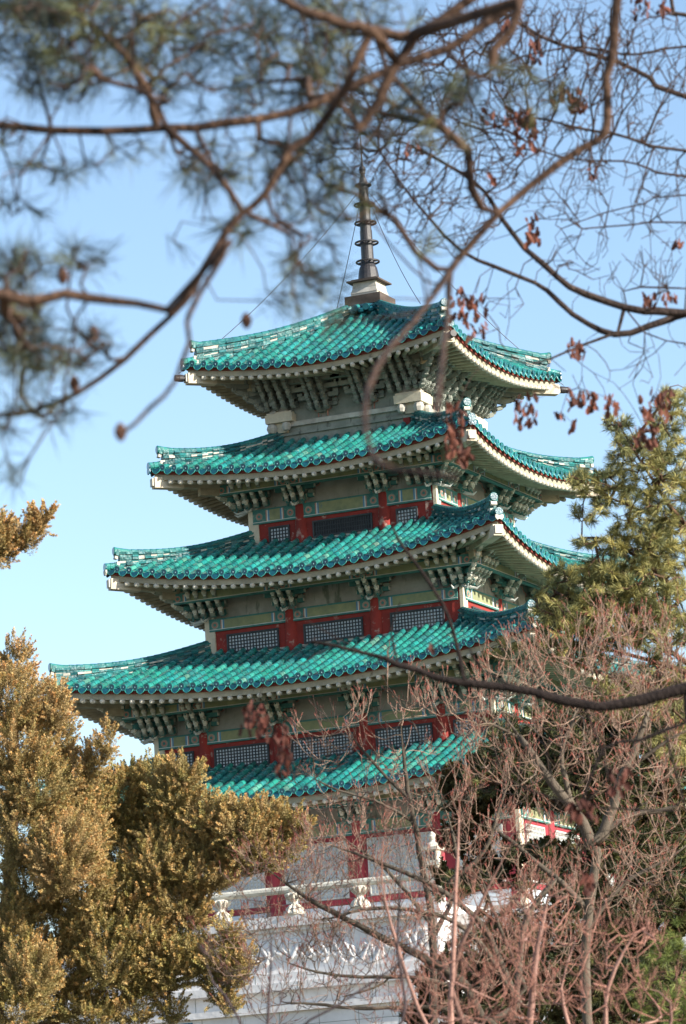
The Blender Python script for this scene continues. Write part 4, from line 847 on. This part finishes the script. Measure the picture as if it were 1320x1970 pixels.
bare_shrub(s1, 45, [(1130, 1960), (1128, 1800), (1140, 1700), (1148, 1640)],
  [([(1148, 1640), (1120, 1580), (1080, 1530), (1030, 1460), (985, 1400), (950, 1350)], 26, 8), ([(1150, 1620), (1180, 1550), (1200, 1490), (1230, 1420), (1260, 1330)], 26, 8), ([(1130, 1600), (1100, 1540), (1080, 1450), (1110, 1370), (1120, 1300)], 14, 5), ([(1150, 1610), (1210, 1570), (1270, 1560), (1330, 1540)], 16, 8), ([(1130, 1750), (1080, 1700), (1010, 1640), (960, 1600), (900, 1580)], 16, 6), ([(1200, 1490), (1260, 1440), (1330, 1400)], 10, 5), ([(1135, 1780), (1200, 1700), (1290, 1650), (1340, 1610)], 12, 5), ([(1070, 1690), (1010, 1780), (990, 1960)], 12, 16), ([(1000, 1420), (960, 1400), (900, 1370), (850, 1350)], 7, 4)],
  [(1200, 1260, 110, 50, 45, 1.3), (1080, 1300, 90, 50, 45, 1.1), (980, 1310, 50, 60, 45, 1.0), (1260, 1350, 70, 70, 45, 1.2), (1120, 1390, 110, 60, 45, 1.1), (930, 1400, 70, 50, 45, .9), (1010, 1480, 80, 50, 45, .7), (1260, 1480, 70, 60), (1160, 1480, 60, 50), (1240, 1600, 80, 60), (1020, 1600, 80, 50, 45, .8), (1200, 1700, 110, 60), (1050, 1740, 90, 60), (880, 1370, 40, 30, 45, .7)], 8, .0045, 2.0)
s2 = empty('bare_shrub', tuple(pt(830, 2300, 52)*[1, 1, 0]+[0, 0, -1.6]), 'leafless shrub in the middle, its candelabra of pinkish twigs in front of the third-storey eaves', 'shrub', 'leafless shrubs below the pagoda')
bare_shrub(s2, 52, [(835, 1960), (835, 1850), (830, 1760)],
  [([(830, 1760), (815, 1680), (800, 1600), (785, 1520), (775, 1440), (770, 1370)], 16, 6), ([(835, 1800), (880, 1700), (870, 1600), (850, 1540)], 12, 5), ([(830, 1780), (760, 1690), (700, 1640), (640, 1600)], 10, 5), ([(790, 1540), (730, 1480), (680, 1420), (660, 1380)], 8, 4), ([(795, 1580), (720, 1540), (650, 1520), (570, 1480)], 7, 3), ([(860, 1700), (930, 1640), (960, 1560), (985, 1480)], 10, 5)],
  [(770, 1360, 60, 44, 52, 1.0), (700, 1400, 60, 50, 52, .9), (620, 1430, 60, 40, 52, .7), (760, 1450, 60, 50, 52, .7), (640, 1500, 80, 40, 52, .6), (740, 1560, 110, 50, 52, 1.0), (860, 1560, 60, 60, 52, 1.1), (850, 1470, 40, 50, 52, .5), (680, 1610, 90, 40, 52, .9), (930, 1620, 60, 60, 52, 1.0), (820, 1650, 80, 50, 52, 1.0), (940, 1500, 50, 50, 52, .5)], 6, .0048, 1.4)
s3 = empty('bare_shrub', tuple(pt(900, 2300, 47)*[1, 1, 0]+[0, 0, -1.6]), 'low spreading leafless shrub whose dark limbs cross the white terrace', 'shrub', 'leafless shrubs below the pagoda')
bare_shrub(s3, 47, [(960, 2050), (930, 1960), (900, 1900)],
  [([(900, 1900), (850, 1860), (790, 1830), (745, 1810), (690, 1780), (620, 1745), (550, 1700), (500, 1660)], 22, 6), ([(1000, 1930), (900, 1790), (790, 1750), (700, 1750), (610, 1770), (540, 1740)], 14, 5), ([(1000, 1950), (940, 1800), (860, 1720), (780, 1680), (680, 1640), (580, 1610)], 16, 6), ([(880, 1900), (800, 1880), (700, 1880), (610, 1870), (520, 1840)], 10, 4), ([(960, 1990), (850, 1940), (700, 1940), (560, 1930), (480, 1950)], 12, 5), ([(1010, 1900), (960, 1780), (930, 1700), (915, 1660)], 10, 5), ([(780, 1830), (740, 1890), (650, 1920)], 6, 3)],
  [(450, 1830, 60, 60, 47, 1.2), (540, 1700, 80, 60, 47, 2.2), (640, 1670, 90, 60, 47, 2.0), (760, 1700, 90, 50, 47, .9), (560, 1790, 90, 60, 47, 2.2), (680, 1820, 100, 60, 47, 2.0), (820, 1790, 90, 50, 47, 1.0), (560, 1900, 100, 50, 47, 1.2), (700, 1920, 100, 50, 47, 1.1), (880, 1850, 100, 80, 47, 1.3), (760, 1760, 90, 60, 47, 1.3), (970, 1720, 90, 70, 47, .9), (1040, 1860, 90, 80, 47, 1.1), (500, 1960, 60, 20, 47, .8)], 6, .0042, 1.3, up=.05, spur=.26)
s4 = empty('bare_shrub', tuple(pt(1000, 2700, 29)*[1, 1, 0]+[0, 0, -1.6]), 'nearest leafless shrub, blurred long pinkish canes rising along the bottom right', 'shrub', 'leafless shrubs below the pagoda')
bare_shrub(s4, 29, [(1000, 2400), (1000, 2200)],
  [([(1000, 2250), (930, 2050), (870, 1900), (905, 1780), (985, 1620)], 16, 8), ([(1000, 2250), (880, 2050), (870, 1850), (878, 1700), (885, 1540)], 14, 8, 28.5), ([(1000, 2250), (1020, 1980), (1030, 1850), (1060, 1700)], 18, 12), ([(1010, 2250), (1150, 2050), (1170, 1900), (1220, 1800), (1260, 1780)], 14, 6), ([(1000, 2250), (850, 2020), (790, 1900), (735, 1700), (742, 1600)], 12, 5, 28), ([(1000, 2230), (1100, 2050), (1080, 1900), (1120, 1780)], 12, 6), ([(1000, 2230), (1250, 2050), (1290, 1930), (1240, 1900)], 12, 8), ([(1000, 2240), (960, 2000), (800, 1950), (720, 1940)], 12, 5), ([(1000, 2240), (1180, 2000), (1320, 1960)], 12, 6)],
  [(820, 1900, 90, 70, 29, .9), (960, 1870, 100, 80, 29, 1.2), (1080, 1850, 100, 80, 29, 1.2), (1200, 1850, 90, 70, 29, 1.0), (880, 1950, 120, 40, 29, 1.3), (1060, 1950, 130, 40, 29, 1.4), (1240, 1940, 80, 40, 29, .9), (900, 1780, 80, 60, 29, .4), (1050, 1760, 100, 60, 29, .6), (1180, 1780, 70, 40, 29, .5)], 4.2, .0032, 1.4, up=.1, bud=.015, spur=.20,
  colour=lambda r: (.38, .185, .14) if r < .006 else (.38, .22, .18), tl=.04)
s5 = empty('bare_shrub', tuple(pt(560, 2700, 22)*[1, 1, 0]+[0, 0, -1.6]), 'thin dark stems, strongly blurred, rising in front of the white terrace', 'shrub', 'leafless shrubs below the pagoda')
bare_shrub(s5, 22, [(540, 2400), (520, 2200)],
  [([(520, 2200), (515, 1970), (522, 1860), (520, 1780)], 9, 5), ([(520, 2200), (560, 2000), (640, 1940), (760, 1860), (860, 1760)], 8, 4), ([(520, 2200), (460, 1960), (410, 1890), (395, 1840)], 7, 4), ([(520, 2200), (740, 2010), (780, 1930), (765, 1830), (770, 1700), (768, 1640)], 9, 5)],
  [(560, 1900, 120, 60, 22, .25), (780, 1880, 80, 80, 22, .3)], 1.0, .003, .5, up=.05, spur=.05, colour=lambda r: (.11, .08, .085), tl=.03, bud=.01)
print('objects', len(bpy.data.objects), 'polys', sum(len(o.data.polygons) for o in bpy.data.objects if o.type == 'MESH'))
